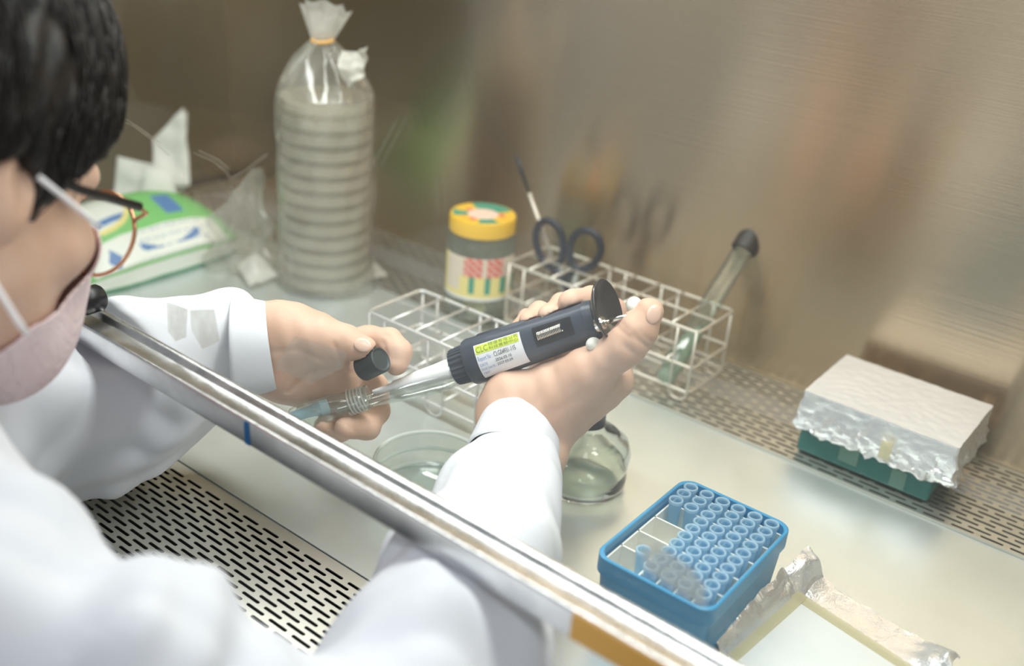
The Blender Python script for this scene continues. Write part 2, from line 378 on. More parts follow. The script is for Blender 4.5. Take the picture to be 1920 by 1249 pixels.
# work top between the two air grilles, with a low rolled edge at the front seam
wt = MB(); wt.box((-1.1, .3895, -.012), (.16, .7255, 0)); wt.box((-1.1, .3872, -.012), (.16, .3889, .0012))
o = struct(wt.build('floor', m_top, smooth=False, org=(-.5, .55, 0)))
tag(o, 'pale steel work surface of the cabinet, smeared and scratched', 'work surface')
struct(MB().box((-1.3, .1, -.10), (.3, .86, -.045)).build('trim_1', m_dark, smooth=False))
struct(MB().box((-1.3, .235, -.10), (.3, .2465, -.001)).build('trim_2', m_top, smooth=False))
def slotted(name, x0, x1, y0, y1, rows, dx, slot, wdt, xs0, label, cat, m, th=.0006, z=0., alt=.5, rim=()):
    """plate with real rounded slots in staggered rows; built strip by strip between slot rows"""
    mb = MB(); t = z - th
    def q(a, b, c, d, zz=z): mb.add([(*a, zz), (*b, zz), (*c, zz), (*d, zz)], [(0, 1, 2, 3)])
    ys = sorted(rows); prev = y0; hw = wdt / 2
    for i, yr in enumerate(ys):
        q((x0, prev), (x1, prev), (x1, yr - hw), (x0, yr - hw))
        k0 = math.floor((x0 - xs0) / dx) - 1; off = (i % 2) * alt * dx; x = x0
        k = k0
        while True:
            a = xs0 + off + k * dx; b = a + slot; k += 1
            if b <= x0: continue
            if a >= x1: break
            a = max(a, x0 + 1e-4); b = min(b, x1 - 1e-4)
            # land before the slot, with rounded slot ends
            n = 5; ptsR = [(a + hw - hw * math.cos(s), yr + hw * math.sin(s)) for s in np.linspace(-PI / 2, PI / 2, n)]
            ptsL = [(x, yr - hw), (x, yr + hw)] if x == x0 else last
            poly = [ptsL[0]] + ptsR + [ptsL[-1]] + (ptsL[1:-1][::-1] if len(ptsL) > 2 else [])
            mb.add([(*p, z) for p in poly], [tuple(range(len(poly)))])
            last = [(b - hw + hw * math.cos(s), yr + hw * math.sin(s)) for s in np.linspace(-PI / 2, PI / 2, n)]
            loop = ptsR + last[::-1]; m_ = len(loop)            # slot walls
            mb.add([(*p, z) for p in loop] + [(*p, t) for p in loop], [(i_, (i_ + 1) % m_, m_ + (i_ + 1) % m_, m_ + i_) for i_ in range(m_)])
            x = b
        poly = last + [(x1, yr + hw), (x1, yr - hw)]
        mb.add([(*p, z) for p in poly], [tuple(range(len(poly)))])
        prev = yr + hw
    q((x0, prev), (x1, prev), (x1, y1), (x0, y1))
    for a, b in rim: mb.box(a, b)
    o = mb.build(name, m, smooth=False, org=((x0 + x1) / 2, (y0 + y1) / 2, z))
    tag(o, label, cat); return o
rows = [.3768 - .00515 * i for i in range(24)]
slotted('front_air_grille', -1.0, .12, .247, .3866, rows, .021, .0162, .0024, -.5972 - (0 if len(rows) % 2 else .0105),
        'steel air grille with staggered dark slots along the open cabinet front', 'air grille', m_grille)
rows = [.7335 + .0065 * i for i in range(18)]
slotted('rear_air_grille', -1.09, .15, .7262, .8505, rows, .0215, .0172, .0026, -.0847,
        'pale steel air grille with fine slots along the back wall', 'air grille', m_grille, rim=[((-1.09, .7258, -.004), (.15, .7285, .0022))])

# ------------------------------------------------------------------ glass sash with its metal bottom rail
sash = thing('sliding_window', 'clear glass sash with polished metal bottom rail crossing in front of both arms', 'glass sash', (-.35, .337, .12))
xa, xb = -1.09, .15
def rz(x): return -.0127 * (x + .3553)
def rail_prof():
    P = [(.3188, .1223), (.3172, .1235), (.3170, .1375), (.3180, .1390), (.3194, .1392), (.3204, .1382), (.3310, .1366), (.3330, .1372), (.3350, .1388), (.3375, .1396), (.3398, .1390), (.3402, .1250), (.3385, .1223)]
    return P
P = rail_prof(); mb = MB(); n = len(P)
vs = [(x, y, z + rz(x)) for x in (xa, xb) for (y, z) in P]
mb.add(vs, [(i, (i + 1) % n, n + (i + 1) % n, n + i) for i in range(n)] + [tuple(range(n)), tuple(range(n, 2 * n))])
rail = mb.build('bottom_rail', m_chrome, sash, smooth=True, bevel=.0006, flat_angle=35)
rail['label'] = 'polished metal rail'
mb = MB(); mb.add([(xa, .3372, .139), (xb, .3372, .139), (xb, .358, .64), (xa, .358, .64), (xa, .3412, .139), (xb, .3412, .139), (xb, .362, .64), (xa, .362, .64)],
                  [(0, 1, 2, 3), (7, 6, 5, 4), (0, 4, 5, 1), (3, 2, 6, 7), (0, 3, 7, 4), (1, 5, 6, 2)])
mb.build('pane', m_glass, sash, smooth=False)
def gy(z): return .3372 + (z - .139) * .0208 / .501
def onglass(px, py, off=.0006):
    p = PY(px, py, .337)
    for _ in range(4): p = PY(px, py, gy(p[2]) - off)
    return p
def patch(name, pix, m, lab):
    c = [onglass(*q) for q in pix]; b = [p + np.array([0, -.0003, 0]) for p in c]; n = len(c)
    o = MB().add(c + b, [tuple(range(n)), tuple(range(n, 2 * n))[::-1]] + [(i, (i + 1) % n, n + (i + 1) % n, n + i) for i in range(n)]).build(name, m, sash, smooth=False)
    o['label'] = lab
patch('tape_residue', [(313, 566), (352, 580), (349, 632), (330, 640), (316, 622)], m_tape, 'cloudy scrap of tape residue')
patch('tape_residue', [(357, 582), (402, 580), (412, 640), (380, 655), (360, 620)], m_tape, 'cloudy scrap of tape residue')
patch('clear_tape', [(552, 630), (650, 658), (642, 690), (585, 719), (520, 692), (516, 688)], m_tape2, 'square of clear tape')
patch('smear_patch', [(1203, 1035), (1232, 1020), (1262, 1040), (1300, 1068), (1322, 1100), (1322, 1140), (1290, 1122), (1245, 1092), (1210, 1065)], m_smear, 'greyish hazy sticker')
for k, pl in enumerate(([(205, 218), (250, 236), (285, 262), (318, 292)], [(222, 214), (262, 240), (300, 268)], [(362, 286), (400, 302), (424, 322), (434, 336)], [(372, 282), (410, 300), (430, 318)], [(436, 334), (462, 318), (500, 290)], [(430, 345), (446, 372), (456, 402)])):
    MB().tube([onglass(*q, off=.0002) for q in pl], .00018, 5).build('reflected_wire', m_wirerefl, sash)  # pale hairlines drawn on the pane for wires reflected in it
mb = MB(); kb = onglass(190, 556); mb.lathe([(0, 0), (.0075, 0), (.009, .002), (.009, .013), (.0075, .016), (0, .016)], 28, frame(kb, (0, -1, 0)))
mb.build('knob', m_black, sash, flat_angle=40)['label'] = 'black knob'
# orange and blue reflections in the rail, built as coloured strips on its front face
def railrefl(name, p0, p1, m, lab):
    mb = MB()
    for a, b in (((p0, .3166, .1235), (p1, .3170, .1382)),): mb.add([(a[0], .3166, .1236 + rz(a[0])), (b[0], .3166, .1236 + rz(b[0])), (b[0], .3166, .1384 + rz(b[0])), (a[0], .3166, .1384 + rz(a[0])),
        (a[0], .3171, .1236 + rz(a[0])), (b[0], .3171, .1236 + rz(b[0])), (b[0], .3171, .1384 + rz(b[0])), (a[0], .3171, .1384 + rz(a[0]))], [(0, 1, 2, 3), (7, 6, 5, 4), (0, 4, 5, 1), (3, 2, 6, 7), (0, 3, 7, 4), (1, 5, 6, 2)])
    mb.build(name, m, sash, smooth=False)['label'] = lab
railrefl('orange_reflection', PY(1072, 1165, .317)[0], PY(1290, 1285, .317)[0], m_orange, 'strip of orange reflection')
railrefl('blue_reflection', PY(459, 810, .317)[0], PY(468, 822, .317)[0], m_bluerefl, 'small patch of blue reflection')

# ================================================================== PETRI DISHES IN A BAG
pc = np.array([-.755, .700, .0015]); ND = 13; DH = .0152
d0 = thing('petri_dish', 'stack', 'petri dish', tuple(pc), 'petri dishes stacked in the plastic bag')
b = MB().lathe([(0, 0), (.0425, 0), (.0430, .001), (.0430, .012), (.0418, .012), (.0418, .0015), (0, .0015)], 48).build('dish_base', m_pet, flat_angle=35)
l = MB().lathe([(0, .0148), (.0442, .0148), (.0450, .0142), (.0450, .0062), (.0440, .0060), (.0440, .0138), (0, .0138)], 48, mfn=lambda j, k: 1 if j in (1, 2, 3) else 0).build('dish_lid', [m_pet, m_petrim], flat_angle=35)
b.parent = d0; l.parent = d0
ordn = ['lowest', 'second', 'third', 'fourth', 'fifth', 'sixth', 'seventh', 'eighth', 'ninth', 'tenth', 'eleventh', 'twelfth', 'topmost']
def dl(i): return 'clear petri dish in the bagged stack, ' + (ordn[i] + ' of all' if i in (0, 12) else ordn[i] + ' from the bottom')
d0['label'] = dl(0)
for i in range(1, ND):
    dup(d0, (pc[0] + random.uniform(-.0008, .0008), pc[1] + random.uniform(-.0008, .0008), pc[2] + DH * i), dl(i))
bag = thing('plastic_bag', 'tall clear plastic bag tied with an orange band around the petri dishes', 'plastic bag', (pc[0], pc[1], 0))
top = pc[2] + ND * DH
def bagp(u, v):
    a = 2 * PI * u
    ks = [(0, .047, 0), (.012, .0505, .0015), (.035, .052, .004), (.06, .049, .012), (.4, .0485, .12), (.62, .0478, .19), (.68, .0475, top + .002), (.76, .042, top + .012), (.86, .026, top + .034), (.95, .011, top + .048), (1, .0085, top + .052)]
    for (a0, r0, z0), (a1, r1, z1) in zip(ks, ks[1:]):
        if v <= a1 + 1e-9:
            t = (v - a0) / (a1 - a0); r = r0 + (r1 - r0) * t; z = z0 + (z1 - z0) * t; break
    g_ = max(0, (z - top) / .052)
    wr = .0011 * math.sin(5 * a + z * 40) * (1 if z > .006 else 0) + .0009 * math.sin(11 * a - z * 60) + g_ * (1 - .75 * g_) * .010 * math.sin(9 * a + 1.2 * math.sin(3 * a))
    wr += .0010 * noise.noise(Vector((math.cos(a) * 3, math.sin(a) * 3, z * 30)))
    if z < .015: wr += .006 * max(0, math.cos(a - .35)) ** 6 * (1 - z / .015)
    lean = g_ * -.004
    return (pc[0] + lean + (r + wr) * math.cos(a), pc[1] + (r + wr) * math.sin(a), max(.0003, z + .002 * g_ * math.sin(4 * a)))
MB().grid(bagp, 120, 110, wrap=True).build('bag_body', m_bag, bag)
nk = np.array([pc[0] - .004, pc[1], top + .052])
def flare(u, v):
    a = 2 * PI * u; r = .0085 + .011 * v + .003 * v * math.sin(5 * a) + .0012 * math.sin(13 * a)
    ax = cv((1, 0, 0)); ay = cv((0, 0, 1))
    return nk + ax * (r * math.cos(a) * 1.15 + .003 * v) + ay * r * math.sin(a) * .45 + np.array([0, 0, .030 * v + .005 * v * math.cos(a * 1 + 2.4) + .002 * v * math.sin(7 * a)])
MB().grid(flare, 60, 14, wrap=True).build('bag_mouth', m_bagw, bag)
MB().tube([nk + np.array([.0098 * math.cos(a), .0098 * math.sin(a), .001 * math.sin(a)]) for a in np.linspace(0, 2 * PI, 25)[:-1]], .0017, 8, True).build('rubber_band', m_band, bag)['label'] = 'orange rubber band'
# bag tail folded over the right shoulder of the bag, and the spread foot of film
def sheet(corners, nu, nv, amp, seed, rise=None, fr=35):
    A, B, C_, D_ = [np.asarray(c, float) for c in corners]
    nrm = np.cross(B - A, D_ - A); nrm /= np.linalg.norm(nrm)
    def fn(u, v):
        p = (A * (1 - u) + B * u) * (1 - v) + (D_ * (1 - u) + C_ * u) * v
        q = noise.noise(Vector(p * fr) + Vector((seed, 0, 0))) + .5 * noise.noise(Vector(p * fr * 2.3) + Vector((0, seed, 0)))
        p = p + nrm * amp * q
        if rise: p = p + np.array([0, 0, rise(u, v)])
        return p
    return fn
A_ = D(640, 95, .965); MB().grid(sheet([A_, D(686, 86, .955), D(680, 140, .96), D(650, 165, .965)], 16, 16, .020, 3, None, 60), 16, 16).build('bag_tail', m_bagw, bag, solid=.0003)
MB().grid(sheet([G(655, 520, .001), G(700, 498, .001), G(728, 525, .001), G(665, 545, .001)], 16, 16, .004, 5, lambda u, v: .006 + .006 * math.sin(PI * u) * math.sin(PI * v)), 16, 16).build('bag_foot', m_bagw, bag, solid=.0003)

# slumped small bag left of the stack
sb = np.array([-.845, .664, 0]); sbag = thing('crumpled_bag', 'small crumpled clear plastic bag slumped between tissue pack and bagged dishes', 'plastic bag', tuple(sb))
def sbf(u, v):
    a = 2 * PI * u; z = .115 * v; r = (.026 * (1 - v ** 1.5) + .004) * (1 + .22 * math.sin(3 * a + v * 4) + .1 * math.sin(8 * a))
    r *= 1 + .5 * noise.noise(Vector((math.cos(a) * 2, math.sin(a) * 2, v * 5)))
    return (sb[0] + .026 * v * v + r * math.cos(a), sb[1] + r * math.sin(a), .0005 + z)
MB().grid(sbf, 60, 30, wrap=True).build('bag_body', m_bag, sbag)
MB().grid(sheet([G(440, 500, .004), G(480, 470, .02), G(520, 520, .004), G(470, 545, .002)], 20, 20, .008, 9, lambda u, v: .004 + .012 * math.sin(PI * u) * math.sin(PI * v)), 20, 20).build('bag_fold', m_bagw, sbag, solid=.0003)

# ================================================================== TISSUE PACK
tp = np.array([-.945, .592, 0]); tis = thing('tissue_pack', 'green and white soft tissue pack with white tissues pulled out of the top', 'tissue pack', tuple(tp))
HX, HY, HZ = .076, .094, .066
def pack(u, v):   # u around Y side (0..1 along y), v across from front-bottom over the top to the rear-bottom
    y = (u * 2 - 1); s = v * 2 - 1
    pinch = (1 - .16 * abs(y) ** 4)
    if abs(s) > .55: x = -np.sign(s) * (HX); z = HZ * .42 * (1 - (abs(s) - .55) / .45); x = x * (1 - .03 * ((abs(s) - .55) / .45))
    else:
        t = s / .55; x = -HX * t; z = HZ * (.42 + .58 * (1 - abs(t) ** 1.7))
    z = z * (1 - .42 * abs(y) ** 3) + .0006
    return (tp[0] + x * pinch, tp[1] + y * HY * (1 - .05 * (z / HZ)), z + .0012 * noise.noise(Vector((x * 40, y * 4, z * 40))))
def packm(u, v):
    if v < .035: return 3
    if v < .17: return 1
    if v < .20: return 0
    if v < .33 and .05 < u < .90:
        if .245 < v < .31 and .34 < u < .74 and abs(v - .265 - .03 * math.sin(u * 9)) < .012: return 4
        if .215 < v < .30 and .12 < u < .24 and abs((u - .18) / .05) + abs((v - .255) / .05) < .8: return 4
        if .335 - .0 > v > .205 and .34 < u < .78 and int(u * 90) % 3 == 0 and int(v * 300) % 5 == 0: return 4
        return 1
    if v < .58:
        if (u - .25) ** 2 / .07 + (v - .52) ** 2 / .035 < .8: return 5 if (u - .25) ** 2 / .07 + (v - .52) ** 2 / .035 > .62 else (4 if abs(v - .40) < .012 and u > .2 else 1)
        if .62 < u < .74 and .36 < v < .47: return 2
        return 0
    return 0
mb = MB(); mb.grid(pack, 140, 150, mfn=packm)
for u in (0, 1):
    r = [pack(u, j / 40) for j in range(41)]; mb.add(r, [tuple(range(41))])
mb.build('pack', [m_greenp, m_film, m_blue, m_dkgreen, m_blue, m_lyel], tis)
def tis_sheet(pix, dep, dz, seed, nm):
    c = [D(*q, dep) for q in pix]
    return MB().grid(sheet(c, 20, 20, .010, seed, None, 22), 20, 20).build(nm, m_paper, tis, solid=.0005)
tis_sheet([(284, 352), (356, 348), (347, 203), (283, 262)], 1.24, 0, 2, 'tissue')
tis_sheet([(350, 356), (300, 366), (318, 240), (349, 206)], 1.25, 0, 4, 'tissue')
tis_sheet([(208, 375), (312, 368), (290, 310), (222, 294)], 1.225, 0, 6, 'tissue')
tis_sheet([(262, 375), (330, 362), (315, 318), (275, 316)], 1.21, 0, 8, 'tissue')

# ================================================================== JAR
jc = np.array([-.594, .757, .0025]); jar = thing('glass_jar', 'reused glass jar with yellow screw lid and colourful label', 'jar', tuple(jc))
JM = np.eye(4); JM[:3, 3] = jc
MB().lathe([(0, .001), (.030, .001), (.034, .005), (.0345, .02), (.0345, .075), (.033, .083), (.0295, .089), (.029, .097), (.0275, .097), (.0275, .089), (.031, .082), (.0325, .074), (.0325, .02), (.031, .006), (0, .004)], 64, JM).build('jar_body', m_jar, jar)
def lidm(j, k):
    a = (k + .5) / 64 * 360
    if j >= 4:
        if j >= 7: return 3
        if 60 < a < 150: return 2
        if 200 < a < 235 or 300 < a < 345: return 2
        return 1 if (int(a / 24) % 2 and j >= 6) else 0
    return 0
MB().lathe([(.0290, .090), (.0325, .0895), (.0328, .102), (.0318, .105), (.030, .1055), (.026, .1045), (.021, .1045), (.015, .1045), (.007, .1045), (0, .1045)], 64, JM, mfn=lidm).build('lid', [m_yellow, m_lred, m_lgreen, m_lpink], jar, flat_angle=50)['label'] = 'yellow printed lid'
va = math.atan2(-jc[1], -jc[0])      # side of the label faces the room
def lab(u, v): a = va - 1.25 + 2.5 * u; return (jc[0] + .0349 * math.cos(a), jc[1] + .0349 * math.sin(a), jc[2] + .026 + .044 * v)
def labm(u, v):
    if v < .07: return 0
    if u < .27: return 1 if v > .2 and u > .06 else 3
    if v > .55: return 2 if (abs(u - .42) < .11 or abs(u - .68) < .10) and (int(u * 40) + int(v * 24)) % 4 else 1
    if v > .15: return 4 if (math.sin(u * 34) > .2) else 3
    return 3
MB().grid(lab, 60, 30, mfn=labm).build('label', [m_labw, m_lbeige, m_lred, m_lyel, m_lgreen], jar, solid=.0003)['label'] = 'red, green and yellow printed label'
MB().sphere(jc + np.array([.008, -.012, .010]), (.010, .010, .007)).sphere(jc + np.array([-.010, .004, .009]), (.012, .010, .006)).build('contents', m_lyel, jar)

# ================================================================== WIRE RACKS
WR = .00125
def rack(name, label, x0, x1, y0, ny, dy, h, dx, m, z0=.001, mid=.036):
    t = thing(name, label, 'test tube rack', ((x0 + x1) / 2, y0 + ny * dy / 2, z0))
    ys = [y0 + j * dy for j in range(ny + 1)]; y1 = ys[-1]; nx = round((x1 - x0) / dx); xs = [x0 + (x1 - x0) * i / nx for i in range(nx + 1)]
    def loop(z, r=.006):
        pts = []
        for (cx_, cy_, a0) in ((x1 - r, y1 - r, 0), (x0 + r, y1 - r, PI / 2), (x0 + r, y0 + r, PI), (x1 - r, y0 + r, 1.5 * PI)):
            for k in range(5): a = a0 + PI / 2 * k / 4; pts.append((cx_ + r * math.cos(a), cy_ + r * math.sin(a), z))
        return pts
    for nm, z in (('top_grid', h), ('middle_grid', mid), ('bottom_grid', .0115)):
        mb = MB(); mb.tube(loop(z), WR * 1.15, 10, True)
        for y in ys[1:-1]: mb.tube([(x0, y, z), (x1, y, z)], WR, 8)
        if nm != 'bottom_grid':
            for x in xs[1:-1]: mb.tube([(x, y0, z + WR), (x, y1, z + WR)], WR, 8)
        else:
            for x in xs[1:-1:2]: mb.tube([(x, y0, z + WR), (x, y1, z + WR)], WR, 8)
        mb.build(nm, m, t)
    for y in (y0, y1):
        for xx in (x0 + .002, x0 + (x1 - x0) * .36, x0 + (x1 - x0) * .64, x1 - .020):
            s = .018; mb = MB(); r = s / 2
            pts = [(xx, y, h), (xx, y, z0 + r + WR)] + [(xx + r - r * math.cos(a), y, z0 + WR + r - r * math.sin(a)) for a in np.linspace(.3, PI - .3, 7)] + [(xx + s, y, z0 + r + WR), (xx + s, y, h)]
            mb.tube(pts, WR, 8).build('leg', m, t)
    return t
rack('wire_rack', 'empty silver wire test tube rack standing left of the pipette', -.567, -.3745, .573, 2, .0335, .070, .0275, m_wire, 0.)
rack('wire_rack', 'wire test tube rack at the back wall holding scissors and a tube', -.552, -.343, .747, 2, .0330, .071, .0262, m_wire2, .0005)

# scissors standing in the back rack
sc = thing('scissors', 'black handled scissors standing in the back wire rack', 'scissors', (-.508, .783, .02))
def loopc(c, rx, rz_, tilt, n=36, sq=.85, yoff=0):
    pts = []
    for k in range(n):
        a = 2 * PI * k / n; x = rx * math.cos(a); z = rz_ * math.sin(a); x *= 1 + .12 * math.sin(a)
        pts.append((c[0] + x * math.cos(tilt) - z * math.sin(tilt), c[1] + yoff + .15 * (x), c[2] + x * math.sin(tilt) + z * math.cos(tilt)))
    return pts
def ring(px, py, rx, rz_, tilt, nm):
    c = PY(px, py, .783); return c
cL = PY(1031, 458, .783); cR = PY(1096, 470, .783); pv = PY(1062, 545, .783)
h1 = MB(); h1.tube(loopc(cL, .0145, .0235, .28), .0036, 12, True); h1.tube([cL + np.array([.006, 0, -.022]), (cL + pv) / 2 + np.array([.006, 0, -.008]), pv], [.0048, .004, .003], 10)
h1.build('handle', m_scis, sc)
h2 = MB(); h2.tube(loopc(cR, .0150, .0215, -.35), .0036, 12, True); h2.tube([cR + np.array([-.008, 0, -.019]), (cR + pv) / 2 + np.array([-.006, .002, -.006]), pv + np.array([0, .002, 0])], [.0048, .004, .003], 10)
h2.build('handle', m_scis, sc)
def blade(p0, p1, w0, off):
    p0 = np.asarray(p0); p1 = np.asarray(p1); mb = MB(); a = p1 - p0; s = np.array([w0, 0, 0]); t = np.array([0, .0012, 0]); o_ = np.array([0, off, 0])
    vs = [p0 - s + o_, p0 + s + o_, p1 + s * .15 + o_, p1 - s * .15 + o_]; vs += [v + t for v in vs]
    return mb.add(vs, [(0, 1, 2, 3), (7, 6, 5, 4), (0, 4, 5, 1), (1, 5, 6, 2), (2, 6, 7, 3), (3, 7, 4, 0)])
blade(PY(1050, 500, .783), PY(1072, 640, .783), .004, -.001).build('blade', m_steel, sc, smooth=False)
blade(PY(1078, 505, .783), PY(1062, 640, .783), .004, .001).build('blade', m_steel, sc, smooth=False)
rodp0, rodp1 = PY(968, 293, .79), PY(1048, 520, .790)
rd = thing('inoculating_rod', 'thin metal rod with dark tip leaning behind the scissors', 'rod', tuple(rodp1))
mid = rodp0 + (rodp1 - rodp0) * .30
MB().tube([mid, rodp1], .0021, 10).build('shaft', m_wire2, rd)
MB().tube([rodp0, rodp0 + (rodp1 - rodp0) * .12, mid], [.0023, .0022, .0013], 10).build('dark_tip', m_black, rd)['label'] = 'dark tip'

# slanted tube with black cap in the back rack
ta, tb = D(1240, 722, .930), D(1404, 452, .955); ax = tb - ta; L_ = np.linalg.norm(ax); ax /= L_
tt = thing('capped_tube', 'glass culture tube with dark square-edged cap leaning in the back wire rack', 'test tube', tuple(ta))
TM = frame(ta, ax); R_ = .0096
MB().lathe([(0, 0), (R_ * .5, .0015), (R_ * .87, .005), (R_, .010), (R_, L_ - .012), (R_ - .001, L_ - .012), (R_ - .001, .011), (0, .0012)], 36, TM).build('glass_tube', m_thin, tt)
mb = MB(); mb.lathe([(0, .002), (R_ * .8, .006), (R_ * .86, .011), (R_ * .86, .035), (R_ * .86, .040)], 32, TM)
mb.add([(R_ * .86 * math.cos(2 * PI * k / 32), R_ * .86 * math.sin(2 * PI * k / 32), .040 + .030 * (1 + math.cos(2 * PI * k / 32)) / 2) for k in range(32)] + [(R_ * .86 * math.cos(2 * PI * k / 32), R_ * .86 * math.sin(2 * PI * k / 32), .035) for k in range(32)],
       [tuple(range(32))] + [(k, (k + 1) % 32, 32 + (k + 1) % 32, 32 + k) for k in range(32)], TM)
mb.build('slanted_agar', m_agar, tt)['label'] = 'pale green slanted agar'
MB().lathe([(0, L_ + .010), (.0112, L_ + .010), (.0118, L_ + .0094), (.0118, L_ - .011), (.0098, L_ - .012)], 36, TM).build('cap', mat('cap_brown', (.035, .028, .022), .45), tt, flat_angle=40)['label'] = 'black screw cap'

# ================================================================== FOIL COVERED GREEN BOX
gb = thing('green_box', 'dark green box topped with crumpled foil cover on the rear grille', 'box', (-.184, .782, .0015))
MB().box((-.2385, .745, .0015), (-.1285, .822, .040)).build('box_body', m_green, gb, bevel=.003)
for a, b_ in (((-.203, .006), (-.187, .022)), ((-.160, .002), (-.148, .018))):
    MB().box((a[0], .7444, .002 + a[1]), (b_[0], .7449, .002 + b_[1])).build('sticker', mat('sticker_green', (.17, .34, .28), .5), gb, smooth=False)['label'] = 'faded square sticker'
FX0, FX1, FY0, FY1, FZ = -.2395, -.1165, .738, .827, .0605
def foilbox(u, v):
    # u: around the perimeter; v: 0 centre of top -> .5 top edge -> 1 lower hem
    per = u * 4; s = int(per) % 4; t = per - int(per)
    cs = [(FX0, FY0), (FX1, FY0), (FX1, FY1), (FX0, FY1)]; a = cs[s]; b = cs[(s + 1) % 4]; ex = a[0] + (b[0] - a[0]) * t; ey = a[1] + (b[1] - a[1]) * t
    cx_, cy_ = (FX0 + FX1) / 2, (FY0 + FY1) / 2
    if v <= .5: k = v * 2; x = cx_ + (ex - cx_) * k; y = cy_ + (ey - cy_) * k; z = FZ
    else:
        k = (v - .5) * 2; fl = 1 + .035 * k; x = cx_ + (ex - cx_) * fl; y = cy_ + (ey - cy_) * fl; z = FZ - .035 * k
    q = Vector((x * 90, y * 90, z * 90)); nn = noise.noise(q) + .6 * noise.noise(q * 2.7)
    side = max(0, (v - .5) * 2); amp = .0005 + .0040 * side ** 1.1
    corner = min(t, 1 - t) < .14
    if corner: amp *= 1.5
    dx_, dy_ = (x - cx_), (y - cy_); l_ = math.hypot(dx_, dy_) + 1e-6
    x += dx_ / l_ * amp * nn; y += dy_ / l_ * amp * nn; z += (.0004 + .003 * side) * noise.noise(q * 1.7 + Vector((9, 0, 0)))
    return (x, y, z)
MB().grid(foilbox, 190, 50, wrap=True, mfn=lambda u, v: 1 if v > .52 else 0).build('foil_cover', [m_foilm, m_foil], gb, flat_angle=20, solid=.0002)['label'] = 'crumpled aluminium foil'
p = PY(1662, 842, .7360); MB().box((p[0] - .0045, .7330, p[2] - .008), (p[0] + .0045, .7340, p[2] + .008)).build('tape', m_beige, gb, smooth=False, bevel=.0003)['label'] = 'yellowed bit of tape'

# ================================================================== TIP BOX
bx0, bx1, by0, by1, BZ = -.2490, -.1695, .4475, .5605, .0585
tbx = thing('tip_box', 'open blue plastic box with white grid insert full of blue pipette tips', 'box', ((bx0 + bx1) / 2, (by0 + by1) / 2, 0))
def rrect(x0, x1, y0, y1, r, z, n=6):
    out = []
    for (cx_, cy_, a0) in ((x1 - r, y1 - r, 0), (x0 + r, y1 - r, PI / 2), (x0 + r, y0 + r, PI), (x1 - r, y0 + r, 1.5 * PI)):
        for k in range(n + 1): a = a0 + PI / 2 * k / n; out.append((cx_ + r * math.cos(a), cy_ + r * math.sin(a), z))
    return out
def loft(mb, rings, cap0=True, cap1=True, mi=0):
    m_ = len(rings[0]); vs = [p for r in rings for p in r]; fs = []
    for j in range(len(rings) - 1): fs += [(j * m_ + k, j * m_ + (k + 1) % m_, (j + 1) * m_ + (k + 1) % m_, (j + 1) * m_ + k) for k in range(m_)]
    if cap0: fs.append(tuple(range(m_))[::-1])
    if cap1: fs.append(tuple((len(rings) - 1) * m_ + k for k in range(m_)))
    return mb.add(vs, fs, None, mi)
def inset(d, z, r=.010): return rrect(bx0 + d, bx1 - d, by0 + d, by1 - d, r, z)
mb = MB(); loft(mb, [inset(.0045, 0, .007), inset(.004, .001, .008), inset(.0012, .045), inset(.0010, .0455), inset(-.0004, .046), inset(-.0004, BZ - .0006), inset(.0002, BZ), inset(.0014, BZ), inset(.0020, BZ - .0006), inset(.0024, .030), inset(.003, .006)])
mb.build('box_shell', m_bluebox, tbx, flat_angle=40)
# insert: plate with holes at the bottom of walled compartments
TX0, TX1 = -.2388, -.1800; tipx = [TX0 + (TX1 - TX0) * i / 5 for i in range(6)]; tipy = [.5497 - .01010 * i for i in range(10)]
IZ, IF = .0520, .0365; mb = MB()
ix0, ix1, iy0, iy1 = bx0 + .0035, bx1 - .0035, by0 + .0062, by1 - .0050
mb.box((ix0, iy0, IF - .0012), (ix1, iy1, IF))
wt_ = .0006
for i in (0, 2, 3, 4, 5, 6):
    x = ix0 + (ix1 - ix0) * i / 6; mb.box((min(max(x - wt_, ix0), ix1 - 2 * wt_), iy0, IF), (min(max(x + wt_, ix0 + 2 * wt_), ix1), iy1, IZ))
for j in range(6):
    y = iy1 - (iy1 - iy0) * j / 5; mb.box((ix0, min(max(y - wt_, iy0), iy1 - 2 * wt_), IF), (ix1, min(max(y + wt_, iy0 + 2 * wt_), iy1), IZ))
mb.build('grid_insert', m_insert, tbx, smooth=False)['label'] = 'white grid insert'
occ = set((c, r) for c in range(2, 6) for r in range(10)) | {(0, 0), (0, 1), (0, 2), (1, 0), (1, 1), (1, 2), (1, 8)}
for c in range(2):
    for r in range(3, 10):
        if (c, r) in occ: continue
        MB().lathe([(0, 0), (.0026, 0), (.0030, .0002)], 20, frame((tipx[c], tipy[r], IF + .0003), (0, 0, 1))).build('hole', m_dark, tbx)['label'] = 'dark hole'
tz = .0125
tip0 = thing('pipette_tip', 'x', 'pipette tip', (tipx[2], tipy[0], tz), 'blue pipette tips standing in the blue box')
hh = .0605 - tz
a = MB().lathe([(.0010, 0), (.0024, .020), (.0036, .026), (.0043, hh - .002), (.0043, hh), (.0036, hh), (.0036, hh - .002), (.0030, .026), (.0018, .020), (.0006, 0)], 24).build('tip_body', m_tip); a.parent = tip0
b_ = MB().lathe([(.0045, hh - .0020), (.0049, hh - .0018), (.0049, hh + .0002), (.0046, hh + .0006), (.0039, hh + .0006), (.0036, hh)], 24).build('collar', m_tipr); b_.parent = tip0
cn = ['leftmost', 'second', 'third', 'fourth', 'fifth', 'rightmost']; rn = ['back', 'second', 'third', 'fourth', 'fifth', 'sixth', 'seventh', 'eighth', 'ninth', 'front']
